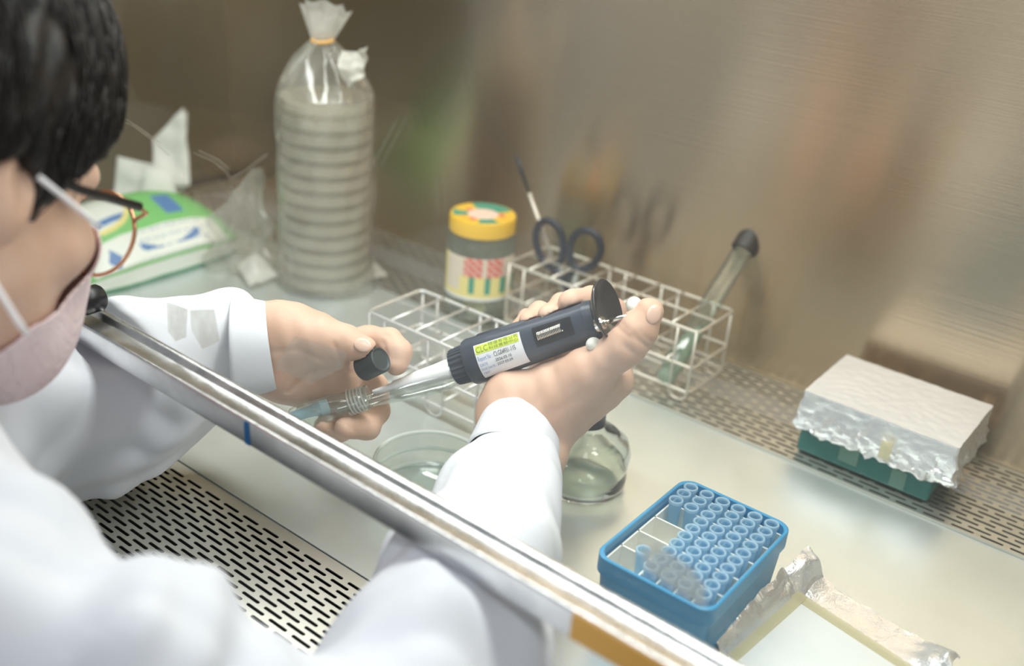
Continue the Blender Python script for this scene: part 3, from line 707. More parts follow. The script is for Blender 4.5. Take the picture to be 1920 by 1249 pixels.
def tl(c, r): return 'blue pipette tip in the open box, %s column from left, %s row from the back' % (cn[c], rn[r])
first = True
for (c, r) in sorted(occ):
    if (c, r) == (2, 0): tip0['label'] = tl(2, 0); continue
    dup(tip0, (tipx[c] + random.uniform(-.0003, .0003), tipy[r] + random.uniform(-.0003, .0003), tz), tl(c, r))

# ================================================================== OPEN FOIL PACKET WITH WHITE SLAB
K0 = G(1497, 1112, .012); KL = G(1352, 1240, .012); KR = G(1712, 1252, .012)
eu = (KR - K0) / np.linalg.norm(KR - K0); ev = (KL - K0) / np.linalg.norm(KL - K0)
lu, lv = .095, .085
fp = thing('foil_packet', 'opened crinkled foil packet in front of the blue box, holding a white slab', 'foil packet', (K0[0], K0[1], 0))
def fo(u, v):
    U = -.024 + u * (lu + .030); V = -.034 + v * (lv + .036); p = np.array([K0[0], K0[1], 0]) + eu * U + ev * V
    q = Vector((p[0] * 50, p[1] * 50, 3)); nn = noise.noise(q) + .6 * noise.noise(q * 2.5)
    z = .0012; e1 = max(0, -U / .024); e2 = max(0, -V / .034)      # rims left (U<0) and back (V<0)
    z += .019 * e1 ** .8 * (1 if V > 0 else .9) * max(0, 1 - max(0, U) / .01) + .003 * e2
    p = p + eu * (.010 * min(1, e1 * 1.2))                          # the left flap stands up
    cA = math.exp(-((U + .012) ** 2 + (V + .020) ** 2) / .00016); cB = math.exp(-((U - lu) ** 2 + (V + .020) ** 2) / .00026)
    z += .012 * cA + .016 * cB
    e = max(e1, .45 * e2, 1.3 * cA, 1.5 * cB, .12); z += e * .0042 * nn; p = p + (eu * noise.noise(q * 1.9) + ev * noise.noise(q * 2.1 + Vector((5, 1, 0)))) * .003 * e
    p[2] = max(.0006, z + .0015); return p
MB().grid(fo, 60, 56).build('foil_wrap', m_foil, fp, smooth=False, solid=.0002)['label'] = 'crinkled aluminium foil'
mb = MB(); base = np.array([K0[0], K0[1], 0])
def q3(U, V, z): return base + eu * U + ev * V + np.array([0, 0, z])
mb.add([q3(0, 0, .003), q3(lu, 0, .003), q3(lu, lv, .003), q3(0, lv, .003), q3(.001, .001, .0125), q3(lu - .001, .001, .0125), q3(lu - .001, lv, .0125), q3(.001, lv, .0125)],
       [(3, 2, 1, 0), (4, 5, 6, 7), (0, 1, 5, 4), (1, 2, 6, 5), (2, 3, 7, 6), (3, 0, 4, 7)])
mb.build('slab', m_wax, fp, bevel=.0018)['label'] = 'white block'
mb = MB()
def strip(U0, V0, U1, V1, w_, z):
    d = np.array([U1 - U0, V1 - V0]); d = d / np.linalg.norm(d); n_ = np.array([-d[1], d[0]]) * w_
    c = [(U0 - n_[0], V0 - n_[1]), (U1 - n_[0], V1 - n_[1]), (U1 + n_[0], V1 + n_[1]), (U0 + n_[0], V0 + n_[1])]
    mb.add([q3(*k, z) for k in c] + [q3(*k, z + .0003) for k in c], [(3, 2, 1, 0), (4, 5, 6, 7), (0, 1, 5, 4), (1, 2, 6, 5), (2, 3, 7, 6), (3, 0, 4, 7)])
strip(-.001, .004, lu, .004, .0042, .0127); strip(.0035, 0, .0035, lv, .0036, .0131)
mb.build('yellowed_tape', m_beige, fp, smooth=False)['label'] = 'yellowed tape'

# ================================================================== SPIRIT LAMP AND GLASS DISH
lc = G(1088, 903); lp_ = thing('spirit_lamp', 'squat clear glass spirit lamp with a black cap behind the right wrist', 'spirit lamp', tuple(lc)); LM = np.eye(4); LM[:3, 3] = lc
MB().lathe([(0, .001), (.031, .0), (.034, .003), (.0345, .012), (.0335, .016), (.0345, .020), (.0355, .030), (.033, .038), (.025, .045), (.015, .050), (.0125, .053), (.0125, .058), (.0105, .058), (.0105, .052), (.022, .0435), (.0305, .036), (.033, .029), (.0315, .016), (.032, .006), (.029, .003), (0, .004)], 64, LM).build('glass_body', m_cglass, lp_)
MB().lathe([(0, .005), (.0285, .005), (.031, .007), (.0315, .016), (.032, .022), (0, .022)], 48, LM).build('spirit', m_liquid, lp_)
MB().lathe([(0, .072), (.009, .072), (.0125, .069), (.0135, .054), (.0125, .054), (.012, .068), (0, .070)], 40, LM).build('cap', m_black, lp_)['label'] = 'black cap'
dc = np.array([-.4155, .486, .0]); ds = thing('glass_dish', 'round clear glass dish on the work surface behind the metal rail', 'dish', tuple(dc)); DM = np.eye(4); DM[:3, 3] = dc
MB().lathe([(0, .0005), (.038, .0005), (.0400, .002), (.0400, .0145), (.0412, .016), (.0412, .028), (.0405, .0295), (.0390, .0295), (.0385, .028), (.0385, .016), (.0375, .014), (.0375, .004), (0, .0025)], 72, DM).build('dish_wall', m_thin, ds)
mb = MB()
for z, r in ((.0297, .0402), (.0152, .0404), (.0020, .0402)): mb.tube([dc + np.array([r * math.cos(a), r * math.sin(a), z]) for a in np.linspace(0, 2 * PI, 73)[:-1]], .0015, 8, True)
mb.build('rim', clear('dish_rim', (.95, .98, .96), 2, .92, (.92, .96, .94), .08), ds)

# ================================================================== PIPETTE
pT, pN, pE = D(600, 766, .703), D(868, 684, .728), D(1138, 594, .692)
axp = pE - pN; LB = np.linalg.norm(axp); axp /= LB
tocam = -cv((.06, .03, 1)); 
PMx = frame(pN, axp, np.cross(axp, tocam)); PMx0 = PMx.copy()     # local z along the body, local -y / +y faces the camera
side = PMx[:3, 0]; face = PMx[:3, 1] if (PMx[:3, 1] @ tocam) > 0 else -PMx[:3, 1]
pip = thing('pipette', 'dark navy hand pipette with white cone and calibration label held by the right hand', 'pipette', tuple(pN))
sc_ = 2720.; R0 = .0162
def sect(prof, n=48, ex=1., rib=None):
    mb = MB(); rings = []
    for (z, rs, rf) in prof:
        rg = []
        for k in range(n):
            a = 2 * PI * k / n; r = 1 + (rib(a, z) if rib else 0)
            cs, sn = math.cos(a), math.sin(a); e = 2 / 2.5
            rg.append(pN + axp * z + side * rs * r * np.sign(cs) * abs(cs) ** e + face * rf * r * np.sign(sn) * abs(sn) ** e)
        rings.append(rg)
    loft(mb, rings); return mb
BP = [(.0065, .0150, .0150), (.007, .0160, .0160), (.009, .0166, .0166), (.030, .0158, .0162), (.050, .0150, .0158), (.070, .0142, .0150), (.088, .0138, .0146), (.100, .0142, .0150), (LB - .012, .0150, .0156), (LB - .006, .0140, .0145)]
sect(BP, 64).build('body', m_navy, pip, flat_angle=45)
sect([(-.0062, .0105, .0105), (-.0052, .0126, .0126), (.003, .0132, .0132), (.0068, .0128, .0128)], 96, rib=lambda a, z: .035 * (1 if math.sin(a * 26) > 0 else -1)).build('nozzle_collar', m_navy, pip, flat_angle=30)['label'] = 'ribbed collar'
axt = pN - pT; LC = np.linalg.norm(axt); axt /= LC
CM = frame(pT, axt)
MB().lathe([(0, LC * .36), (.0016, LC * .36), (.0022, LC * .45), (.0026, LC * .50), (.0036, LC * .51), (.0042, LC * .62), (.0052, LC * .66), (.0062, LC * .80), (.0078, LC - .004), (.0078, LC)], 40, CM).build('white_cone', m_white, pip)['label'] = 'white cone'
# clear sleeve below the cone
dn = -cv((0, -1, 0)); dn = dn - axt * (dn @ axt); dn /= np.linalg.norm(dn)
CMs = frame(pT + dn * .0048 + cv((0, 0, .0035)), axt)
MB().lathe([(.0042, LC * .10), (.0050, LC * .30), (.0056, LC * .40), (.0066, LC * .50), (.0086, LC * .60), (.0092, LC * .75), (.0098, LC * .85), (.0080, LC * .93), (.0088, LC + .003), (.0078, LC + .003), (.0070, LC * .93), (.0088, LC * .85), (.0080, LC * .60), (.0058, LC * .50), (.0048, LC * .40), (.0034, LC * .10)], 40, CMs).build('clear_sleeve', clear('sleeve', (.95, .97, .96), 2.2, .04, (.85, .88, .86), .05, 1.5), pip)['label'] = 'clear sleeve'
CMt = frame(pT, axt)
MB().lathe([(.0045, LC * .02), (.0046, -.004), (.0040, -.004), (.0030, -.03), (.0016, -.05), (0, -.05)], 30, CMt).build('mounted_tip', m_tip, pip)['label'] = 'blue disposable tip'
MB().lathe([(.0048, .0), (.0052, .0005), (.0052, .0055), (.0048, .006)], 30, CMt).build('tip_collar', m_tipr, pip)['label'] = 'pale blue collar'
# raised slatted grip at the upper side of the body
up = -cv((0, 1, 0)); 
for k in range(4):
    a = 1.0 + .17 * k; d_u = side * math.cos(a) * (1 if side @ up > 0 else -1) + face * math.sin(a) * .0
sgn = 1 if side @ up > 0 else -1
mb = MB()
for k in range(4):
    a = .05 + .20 * k; dirn = side * sgn * math.cos(a) + face * math.sin(a)
    mb.tube([pN + axp * .018 + dirn * .0162, pN + axp * .055 + dirn * .0152], .0010, 8)
mb.build('grip_ribs', m_navy, pip)
# label bent round the front of the body
def bodyR(z):
    for (z0, a0, b0), (z1, a1, b1) in zip(BP, BP[1:]):
        if z <= z1: t = (z - z0) / (z1 - z0); return a0 + (a1 - a0) * t, b0 + (b1 - b0) * t
    return BP[-1][1:]
def onbody(z, h_, off=.0002):   # h_: arc height from the middle of the face towards the upper side
    rs, rf = bodyR(z); a = PI / 2 - h_ / .0165 * 1.0 ; cs, sn = math.cos(a), math.sin(a); e = 2 / 2.5
    return pN + axp * z + side * sgn * (rs + off) * np.sign(cs) * abs(cs) ** e + face * (rf + off) * np.sign(sn) * abs(sn) ** e
LZ0, LZ1, LH0, LH1 = .0175, .0520, -.0155, .0085
MB().grid(lambda u, v: onbody(LZ0 + (LZ1 - LZ0) * u, LH0 + (LH1 - LH0) * v, .00022), 30, 30).build('label', m_labw, pip)['label'] = 'white and lime calibration label'
lb = pip.children[-1]
lbo = [c for c in pip.children if c.name.startswith('label')][0]
MB().grid(lambda u, v: onbody(LZ0 + .0008 + (LZ1 - LZ0 - .0022) * u, .0018 + (LH1 - .0008 - .0018) * v, .00034), 30, 10).build('lime_band', m_lime, lbo)['label'] = 'lime green band'
def ptext(body, size, z, h_, m, nm, xs=1.):
    vs, fs = text_pts(body, size); V = [onbody(z + v[0] * xs, h_ + v[1], .0005) for v in vs]
    mb = MB(); mb.add(V, fs); mb.build(nm, m, lbo, smooth=False)
ptext('CLC', .0056, LZ0 + .0012, .0026, m_inkg, 'print', .85)
ptext('精儀有限公司', .0030, LZ0 + .0108, .0052, m_inkg, 'print', 1.25)
ptext('科技實驗中心', .0023, LZ0 + .0108, .0026, m_inkg, 'print', 1.6)
ptext('Report No :', .0026, LZ0 + .001, -.0012, m_inkb, 'print', .85)
ptext('DATE        :', .0026, LZ0 + .001, -.0046, m_inkb, 'print', .9)
ptext('DUE DATE :', .0026, LZ0 + .001, -.0078, m_inkb, 'print', .85)
ptext('TEST', .0026, LZ0 + .001, -.0112, m_inkb, 'print', .9)
ptext('CLG04931-115', .0027, LZ0 + .0130, -.0012, m_ink, 'print', .98)
ptext('2026.03.10', .0027, LZ0 + .0130, -.0043, m_ink, 'print', 1.0)
ptext('2027.03.09', .0027, LZ0 + .0130, -.0074, m_ink, 'print', 1.0)
# recess with a coil spring
mb = MB(); mb.grid(lambda u, v: onbody(.0610 + .0280 * u, -.0045 + .0125 * v, .0004), 14, 8); mb.build('spring_window', mat('recess', (.010, .012, .018), .3), pip)['label'] = 'dark recess'
mb = MB(); pts = []
for k in range(16 * 14 + 1):
    a = 2 * PI * k / 14; u = k / (16 * 14); c = onbody(.0640 + .0175 * u, .0010 + .0006 * u, .0010)
    dirn = np.cross(axp, face); pts.append(c + dirn * .0026 * math.cos(a) + face * .0014 * math.sin(a))
mb.tube(pts, .00045, 6).build('spring', m_steel, pip)['label'] = 'steel coil spring'
# concave finger rest, nut, rod, push button, ejector button
DN = cv((.80, -.22, -.54)); dcn = D(1138, 581, .676); DMx = frame(dcn, DN, cv((0, -1, 0)))
mb = MB(); pr_ = [(0, -.0042), (.006, -.0040), (.008, -.0036), (.0085, -.0032), (.013, -.0018), (.0172, .0012), (.0180, .0016), (.0186, .0010), (.0178, -.0008), (.0135, -.0042), (.008, -.0062), (0, -.0066)]
mb.lathe(pr_, 56, DMx @ np.diag([1.13, 1.0, 1.0, 1.0]), ry=.98); mb.build('finger_rest', m_disc, pip)['label'] = 'glossy black concave finger rest'
sect([(LB - .016, .0138, .0142), (LB - .008, .0128, .0130), (LB - .001, .0110, .0112)], 48).build('neck', m_disc, pip, flat_angle=40)
nc = D(1129, 606, .671); NM = frame(nc, DN)
MB().lathe([(0, .0034), (.0016, .0034), (.0020, .0030), (.0022, .0016), (.0040, .0016), (.0046, .0008), (.0050, .0), (.0050, -.0035), (0, -.0035)], 40, NM).build('lock_nut', m_steel, pip, flat_angle=40)['label'] = 'steel nut'
MB().tube([nc, D(1160, 597, .664), D(1190, 588, .662)], .0016, 12).build('plunger_rod', m_steel, pip)['label'] = 'steel plunger rod'
pb = D(1190, 574, .668); MB().sphere((0, 0, 0), (.0062, .0062, .0052), frame(pb, DN)).build('push_button', m_cream, pip)['label'] = 'white push button'
pb = D(1113, 646, .676); MB().sphere((0, 0, 0), (.0048, .0060, .0048), frame(pb, DN)).build('ejector_button', m_cream, pip)['label'] = 'white ejector button'

# ================================================================== CULTURE TUBE AND CAP IN THE LEFT HAND
tm = D(692, 744, .700); td = D(540, 790, .706); tax = tm - td; TL = np.linalg.norm(tax); tax /= TL
ct = thing('culture_tube', 'open screw-neck glass tube held low in the left hand around the pipette tip', 'test tube', tuple(td)); CT = frame(td, tax)
MB().lathe([(0, 0), (.005, .001), (.0078, .004), (.0088, .009), (.0088, TL - .024), (.0080, TL - .020), (.0080, TL), (.0070, TL), (.0070, TL - .02), (.0078, TL - .025), (.0078, .010), (0, .0012)], 40, CT).build('glass_wall', m_thin, ct)
mb = MB(); pts = []
for k in range(5 * 32 + 1):
    a = 2 * PI * k / 32; pts.append(td + tax * (TL - .015 + .0125 * k / (5 * 32)) + CT[:3, 0] * .0084 * math.cos(a) + CT[:3, 1] * .0084 * math.sin(a))
mb.tube(pts, .0006, 6).build('screw_thread', clear('thread', (.95, .97, .96), 2.2, .40, (.95, .96, .95), .05, 1.5), ct)
ca, cb = D(680, 691, .693), D(720, 671, .682); cax = cb - ca; CL = np.linalg.norm(cax); cax /= CL
ca_t = thing('screw_cap', 'loose black screw cap pinched between left thumb and index finger', 'cap', tuple(ca)); CC = frame(ca, cax)
CL = .0180; cr = .0090
def capr(j, k): return 0
mb = MB(); n = 72; rings = []
for z, r, rb in ((0, cr - .0006, 1), (.0006, cr, 1), (CL - .0012, cr, 1), (CL - .0004, cr - .0004, 0), (CL, cr - .0012, 0), (CL - .0008, cr - .0020, 0), (CL - .0012, cr - .0024, 0)):
    rings.append([tuple(CC[:3, :3] @ np.array([(r - (.00022 if (k % 2 and rb) else 0)) * math.cos(2 * PI * k / n), (r - (.00022 if (k % 2 and rb) else 0)) * math.sin(2 * PI * k / n), z]) + CC[:3, 3]) for k in range(n)])
loft(mb, rings); mb.build('cap_shell', m_cap, ca_t, flat_angle=35)

# ================================================================== PERSON
per = thing('person', 'person in white lab coat, pink mask and glasses working inside the cabinet', 'person', (-.55, .12, -.3))
def crease(P, segs):
    q = (P - CAM) @ RW; x = CX + FPX * q[..., 0] / q[..., 2]; y = CY + FPX * q[..., 1] / q[..., 2]; out = 0
    for (x0, y0, x1, y1, wd, am) in segs:
        dx, dy = x1 - x0, y1 - y0; t = np.clip(((x - x0) * dx + (y - y0) * dy) / (dx * dx + dy * dy), 0, 1)
        out = out + am * np.exp(-((x - x0 - t * dx) ** 2 + (y - y0 - t * dy) ** 2) / wd ** 2)
    return out
# --- right hand (camera-frame joints)
def J(l): return [D(*p) for p in l]
def chain(P, pts, rad, d=None, k=.006, cur=None):
    out = cur
    for i in range(len(pts) - 1):
        c = cap_sdf(P, pts[i], pts[i + 1], rad[i], rad[i + 1]); out = c if out is None else smin(out, c, k)
    return out
RH = dict(
    thumb=(J([(1040, 752, .708), (1098, 700, .688), (1172, 650, .671), (1194, 622, .667), (1217, 586, .664)]), [.020, .0155, .0124, .0122, .0094]),
    index=(J([(1152, 712, .735), (1164, 640, .752), (1150, 585, .748), (1108, 562, .722), (1070, 566, .703)]), [.0125, .0100, .0094, .0092, .0084]),
    middle=(J([(1110, 735, .748), (1110, 640, .768), (1090, 585, .757), (1056, 574, .728), (1030, 592, .706)]), [.0125, .0100, .0094, .0090, .0082]),
    ring=(J([(1060, 750, .755), (1060, 655, .770), (1045, 602, .757), (1012, 588, .732), (992, 604, .713)]), [.0125, .0098, .0088, .0082, .0074]),
    little=(J([(1015, 755, .755), (1018, 670, .768), (1005, 622, .755), (990, 598, .738), (975, 612, .728)]), [.0120, .0088, .0078, .0070, .0062]))
def fn_rh(P):
    d = None
    wr = [((950, 815, .716), .0215), ((1008, 820, .720), .0215)]
    a = cap_sdf(P, D(948, 850, .705), D(950, 770, .716), .0205, .0185); b = cap_sdf(P, D(1010, 850, .708), D(1020, 770, .722), .0205, .0190)
    d = smin(a, b, .02)
    for (p, q, ra, rb) in [((952, 775, .716), (950, 728, .712), .0170, .0120), ((960, 770, .718), (1040, 735, .706), .0175, .0200), ((1010, 780, .726), (1060, 745, .735), .018, .016),
                           ((1030, 780, .726), (1110, 730, .735), .018, .0165), ((1050, 775, .722), (1148, 712, .724), .0185, .0155), ((1040, 760, .712), (1120, 705, .700), .019, .0155), ((990, 780, .722), (1015, 750, .740), .017, .014)]:
        d = smin(d, cap_sdf(P, D(*p), D(*q), ra, rb), .014)
    d = smin(d, chain(P, *RH['thumb'], k=.006), .012)
    fs = None
    for nm in ('index', 'middle', 'ring', 'little'):
        c = chain(P, *RH[nm], k=.004); fs = c if fs is None else smin(fs, c, .0007)
    d = smin(d, fs, .006)
    # keep the hand clear of the instrument it closes around
    q = P - pN; t = q @ axp; rad = np.linalg.norm(q - t[..., None] * axp, axis=-1)
    d = np.maximum(d, -(np.where((t > -.01) & (t < LB + .004), rad - .0150, 1.)))
    # knuckle creases of the thumb
    for (px, py, dep, s, am) in ((1196, 640, .655, .0015, .0007), (1203, 632, .655, .0012, .0006)):
        c = D(px, py, dep); tdir = D(1217, 586, .664) - D(1176, 652, .671); tdir /= np.linalg.norm(tdir); dd = (P - c) @ tdir
        near = np.linalg.norm(P - c, axis=-1) < .022
        d = d + am * np.exp(-(dd / s) ** 2) * near
    d = d + .0004 * wav(P, (260, 90, 120)) * wav(P, (60, 210, 80), 1.)
    return d + crease(P, [(1188, 628, 1214, 652, 3.2, .0008), (1196, 618, 1222, 640, 2.8, .0005), (1172, 650, 1200, 672, 3.5, .0006), (1000, 765, 1040, 700, 9, .0007), (1130, 700, 1170, 690, 5, .0007), (1020, 785, 1110, 730, 9, .0006), (940, 775, 985, 780, 4, .0004)])
Vr, Qr = surface_nets(fn_rh, D(1050, 700, .72) - .105, D(1050, 700, .72) + .105, .00125); Vr = relax(Vr, Qr, 2)
# --- left hand
LH = dict(
    thumb=(J([(560, 640, .700), (606, 640, .690), (650, 644, .688), (684, 654, .684)]), [.0190, .0150, .0110, .0082]),
    index=(J([(640, 662, .722), (690, 640, .724), (728, 640, .716), (748, 660, .709), (744, 684, .706)]), [.0135, .0105, .0092, .0086, .0076]),
    middle=(J([(650, 710, .735), (700, 728, .748), (704, 772, .742), (688, 800, .722), (648, 802, .702)]), [.0140, .0105, .0098, .0088, .0078]),
    ring=(J([(620, 730, .740), (665, 748, .756), (668, 790, .748), (640, 806, .728), (604, 792, .705)]), [.0130, .0098, .0088, .0080, .0070]))
def fn_lh(P):
    a = cap_sdf(P, D(470, 612, .700), D(535, 622, .700), .0165, .0175); b = cap_sdf(P, D(470, 680, .705), D(535, 690, .708), .0180, .0180)
    d = smin(a, b, .02)
    for (p, q, ra, rb) in [((530, 622, .702), (590, 640, .702), .018, .019), ((530, 655, .712), (620, 668, .718), .021, .018), ((535, 690, .715), (620, 712, .728), .020, .018),
                           ((540, 705, .716), (600, 735, .735), .0155, .0145), ((620, 665, .722), (645, 715, .735), .016, .015)]:
        d = smin(d, cap_sdf(P, D(*p), D(*q), ra, rb), .014)
    d = smin(d, chain(P, *LH['thumb'], k=.006), .010)
    fs = None
    for nm in ('index', 'middle', 'ring'):
        c = chain(P, *LH[nm], k=.004); fs = c if fs is None else smin(fs, c, .0007)
    d = smin(d, fs, .005)
    # little finger tucked beside the tube
    d = smin(d, chain(P, J([(590, 740, .742), (620, 762, .758), (625, 792, .757), (605, 800, .75)]), [.0115, .0085, .0078, .007], k=.004), .002)
    q = P - td; t = q @ tax; rad = np.linalg.norm(q - t[..., None] * tax, axis=-1)
    d = np.maximum(d, -np.where((t > 0) & (t < TL), rad - .0086, 1.))
    q = P - ca; t = q @ cax; rad = np.linalg.norm(q - t[..., None] * cax, axis=-1)
    d = np.maximum(d, -np.where((t > -.001) & (t < CL + .001), rad - .0095, 1.))
    return d + .0004 * wav(P, (240, 110, 100)) * wav(P, (60, 210, 80), 1.) + crease(P, [(626, 645, 640, 678, 4, .0010), (572, 662, 604, 676, 4.5, .0009), (540, 735, 590, 690, 4.5, .0012), (585, 692, 660, 700, 4.5, .0008), (718, 640, 727, 668, 3.5, .0009), (650, 790, 668, 812, 3.5, .0009), (510, 660, 560, 655, 5, .0006), (722, 628, 733, 634, 3, .0006)])
Vl, Ql = surface_nets(fn_lh, D(610, 700, .725) - .105, D(610, 700, .725) + .105, .00125); Vl = relax(Vl, Ql, 2)

# --- head frame
hF = np.array([.33, .06, .94]); hF /= np.linalg.norm(hF); hU = np.array([0, -1., 0]); hU -= hF * (hU @ hF); hU /= np.linalg.norm(hU)
hF, hU = cv(hF), cv(hU); hR = np.cross(hF, hU)
HS = .97
hO = D(-12, 366, .47) - hR * .073 * HS
HM = np.stack([hF, hR, hU], 1)
def HL(f, r, u): return hO + HM @ (np.array([f, r, u]) * HS)
def tl_(P): return ((P - hO) @ HM) / HS
def head_core(q):
    d = ell_sdf(q, (-.012, 0, .045), (.097, .076, .085))
    d = smin(d, ell_sdf(q, (.040, 0, -.005), (.058, .064, .075)), .03)          # face
    d = smin(d, cap_sdf(q, (.020, .048, -.036), (.066, .016, -.072), .017, .015), .03)   # right jaw
    d = smin(d, cap_sdf(q, (.020, -.048, -.036), (.066, -.016, -.072), .017, .015), .03)
    d = smin(d, ell_sdf(q, (.070, 0, -.066), (.022, .028, .020)), .02)           # chin
    d = smin(d, cap_sdf(q, (.078, .046, -.012), (.060, .058, -.018), .012, .010), .02)  # cheekbones
    d = smin(d, cap_sdf(q, (.078, -.046, -.012), (.060, -.058, -.018), .012, .010), .02)
    d = smin(d, cap_sdf(q, (.092, .040, .030), (.092, -.040, .030), .010, .010), .014)  # brow
    d = smin(d, cap_sdf(q, (.096, 0, .020), (.112, 0, -.018), .006, .010), .010)  # nose
    for s in (1, -1): d = np.maximum(d, -ell_sdf(q, (.104, s * .032, .010), (.014, .016, .010)))
    for s in (1, -1): d = np.minimum(d, np.linalg.norm(q - np.array([.084, s * .031, .010]), axis=-1) - .0125)
    for s in (1, -1):                                                             # ears
        e = ell_sdf(q, (-.002, s * .079, .004), (.017, .012, .029)); e = np.maximum(e, -ell_sdf(q, (.003, s * .092, .006), (.009, .007, .018)))
        d = smin(d, e, .004)
    return d
def head_fn(P):
    q = tl_(P); d = head_core(q) * HS
    d = smin(d, cap_sdf(P, HL(-.035, 0, -.02), HL(-.055, 0, -.15), .055, .056), .03)
    return d
hc = HL(.02, 0, -.02)
Vh, Qh = surface_nets(head_fn, hc - .175, hc + .175, .0024); Vh = relax(Vh, Qh, 2)
# rest of the body under the coat: neck base, torso, both arms to the wrists
SR, EL, WR_ = D(-200, 1090, .45), D(700, 1470, .49), D(985, 840, .71)
SL, ELl, WL = D(-420, 790, .62), D(70, 790, .706), D(500, 650, .706)
NB = HL(-.055, 0, -.15); TB = np.array([-.62, -.08, -.25])
def body_fn(P):
    d = cap_sdf(P, NB, TB, .06, .10)
    d = smin(d, cap_sdf(P, SR, SL, .04, .04), .04)
    for c in ((SR, D(235, 1420, .435), .034, .034), (D(235, 1420, .435), EL, .034, .030), (EL, D(893, 1080, .59), .028, .024), (D(893, 1080, .59), WR_, .024, .019), (SL, ELl, .036, .030), (ELl, D(300, 705, .722), .028, .022), (D(300, 705, .722), WL, .022, .018)): d = smin(d, cap_sdf(P, *c), .01)
    return d
lo = np.minimum.reduce([SR, EL, WR_, SL, ELl, WL, NB, TB]) - .11; hi = np.maximum.reduce([SR, EL, WR_, SL, ELl, WL, NB, TB]) + .11
body = sdf_obj('body', body_fn, lo, hi, .007, m_skin, per, 2, [(Vr, Qr), (Vl, Ql), (Vh, Qh)])
# nails
def nail(c, nrm, along, a, b, nm):
    M_ = frame(c, nrm, along); MB().sphere((0, 0, 0), (a, b, .0015), M_, 20, 10).build(nm, m_nail, per)
tdir = D(1217, 586, .664) - D(1196, 622, .667)
nail(D(1226, 590, .6555), -cv((-.30, -.05, 1)), tdir, .0066, .0050, 'thumbnail')
nail(D(680, 647, .6758), -cv((.05, .25, 1)), D(682, 660, .693) - D(648, 648, .69), .0062, .0046, 'thumbnail')

# --- mask, loops, glasses
def shell(fn_in, off, lo_, hi_, h, name, m, keep, th=.0016):
    def f(P):
        q = tl_(P); d = fn_in(P, q) - off; d = np.maximum(d, -(d + th)); return np.maximum(d, keep(q))
    return sdf_obj(name, f, lo_, hi_, h, m, per, 2)
def mask_in(P, q):
    d = head_core(q) * HS
    d = smin(d, ell_sdf(q, (.088, 0, -.035), (.036, .030, .040)), .03)
    return d
def mask_keep(q):
    f, r, u = q[..., 0], np.abs(q[..., 1]), q[..., 2]
    fb = np.interp(-u, [-.01, 0, .028, .048, .058, .075, .1], [.094, .092, .084, .062, .040, .030, .026])
    a = u - (.012 - .22 * r); b = -(u + .100); c = (fb - f) * .8
    return np.maximum(np.maximum(a, b), c) 
shell(mask_in, .0030, hc - .175, hc + .175, .0015, 'face_mask', m_mask, mask_keep)['label'] = 'pale pink face mask'
def hp(px, py, dep): return D(px, py, dep)
MB().tube([D(72, 332, .462), D(110, 362, .470), D(150, 395, .480), D(186, 426, .490)], .0013, 8).build('ear_loop', m_loop, per)
MB().tube([D(-15, 525, .452), D(10, 565, .455), D(32, 600, .458), D(52, 628, .462)], .0014, 8).build('ear_loop', m_loop, per)
gl = thing('glasses', 'round rose gold rimmed glasses with thin black temple', 'glasses', tuple(HL(.10, 0, .01))); 
tag(gl, 'round rose gold rimmed glasses with a black temple, worn by the person', 'glasses')
def lensr(s):
    c = np.array([.110, s * .038, .000]); pts = []
    for k in range(48):
        a = 2 * PI * k / 48; pts.append(HL(c[0] - .10 * abs(.024 * math.cos(a)) * (1 if math.cos(a) * s > 0 else 0), c[1] + .0270 * math.cos(a), c[2] + .0245 * math.sin(a)))
    return pts, HL(*c)
fr_ = MB(); ln = MB()
for s in (1, -1):
    pts, c = lensr(s); fr_.tube(pts, .0012, 8, True); ln.add(pts + [c], [(k, (k + 1) % 48, 48) for k in range(48)])
fr_.tube([HL(.109, .012, .006), HL(.112, 0, .010), HL(.109, -.012, .006)], .0011, 8)
for s in (1, -1): fr_.tube([HL(.1075, s * .0645, .006), HL(.106, s * .074, .0095), HL(.098, s * .0745, .012)], .0012, 8)
fr_.build('rim', m_gold, gl); ln.build('lens', m_lens, gl)
for s in (1, -1): MB().tube([HL(.099, s * .0745, .012), HL(.05, s * .0780, .012), HL(.004, s * .080, .016), HL(-.012, s * .080, .010), HL(-.028, s * .075, -.012)], [.0026, .0024, .0018, .0016, .0016], 10).build('temple', m_temple, gl)['label'] = 'black temple arm'

# --- hair
def hair_core(q):
    d = ell_sdf(q, (-.002, 0, .062), (.120, .1060, .100))
    d = smin(d, ell_sdf(q, (.040, 0, .098), (.066, .078, .055)), .02)
    d = smin(d, cap_sdf(q, (.030, .066, .045), (.018, .068, .012), .013, .004), .014)    # sideburn
    d = smin(d, cap_sdf(q, (.030, -.066, .045), (.020, -.068, .004), .015, .006), .014)
    f, r, u = q[..., 0], q[..., 1], q[..., 2]
    # hairline: nothing in front of the brow nor below the ear except the nape
    face_cut = np.maximum(f - (.062 + .55 * (u - .052)), 0 * f - 9) - 0
    face_cut = np.where(u > .075, -1, f - (.030 + 1.1 * np.maximum(u - .005, 0)))
    low = -(u + .055 + .35 * (f + .02))
    d = np.maximum(d, face_cut * .6); d = np.maximum(d, low * .7)
    ear = ell_sdf(q, (-.004, .095, -.008), (.020, .034, .024)); d = np.maximum(d, -ear)
    d = np.maximum(d, -(ell_sdf(q, (.0, -.082, .000), (.020, .022, .030))))
    return d
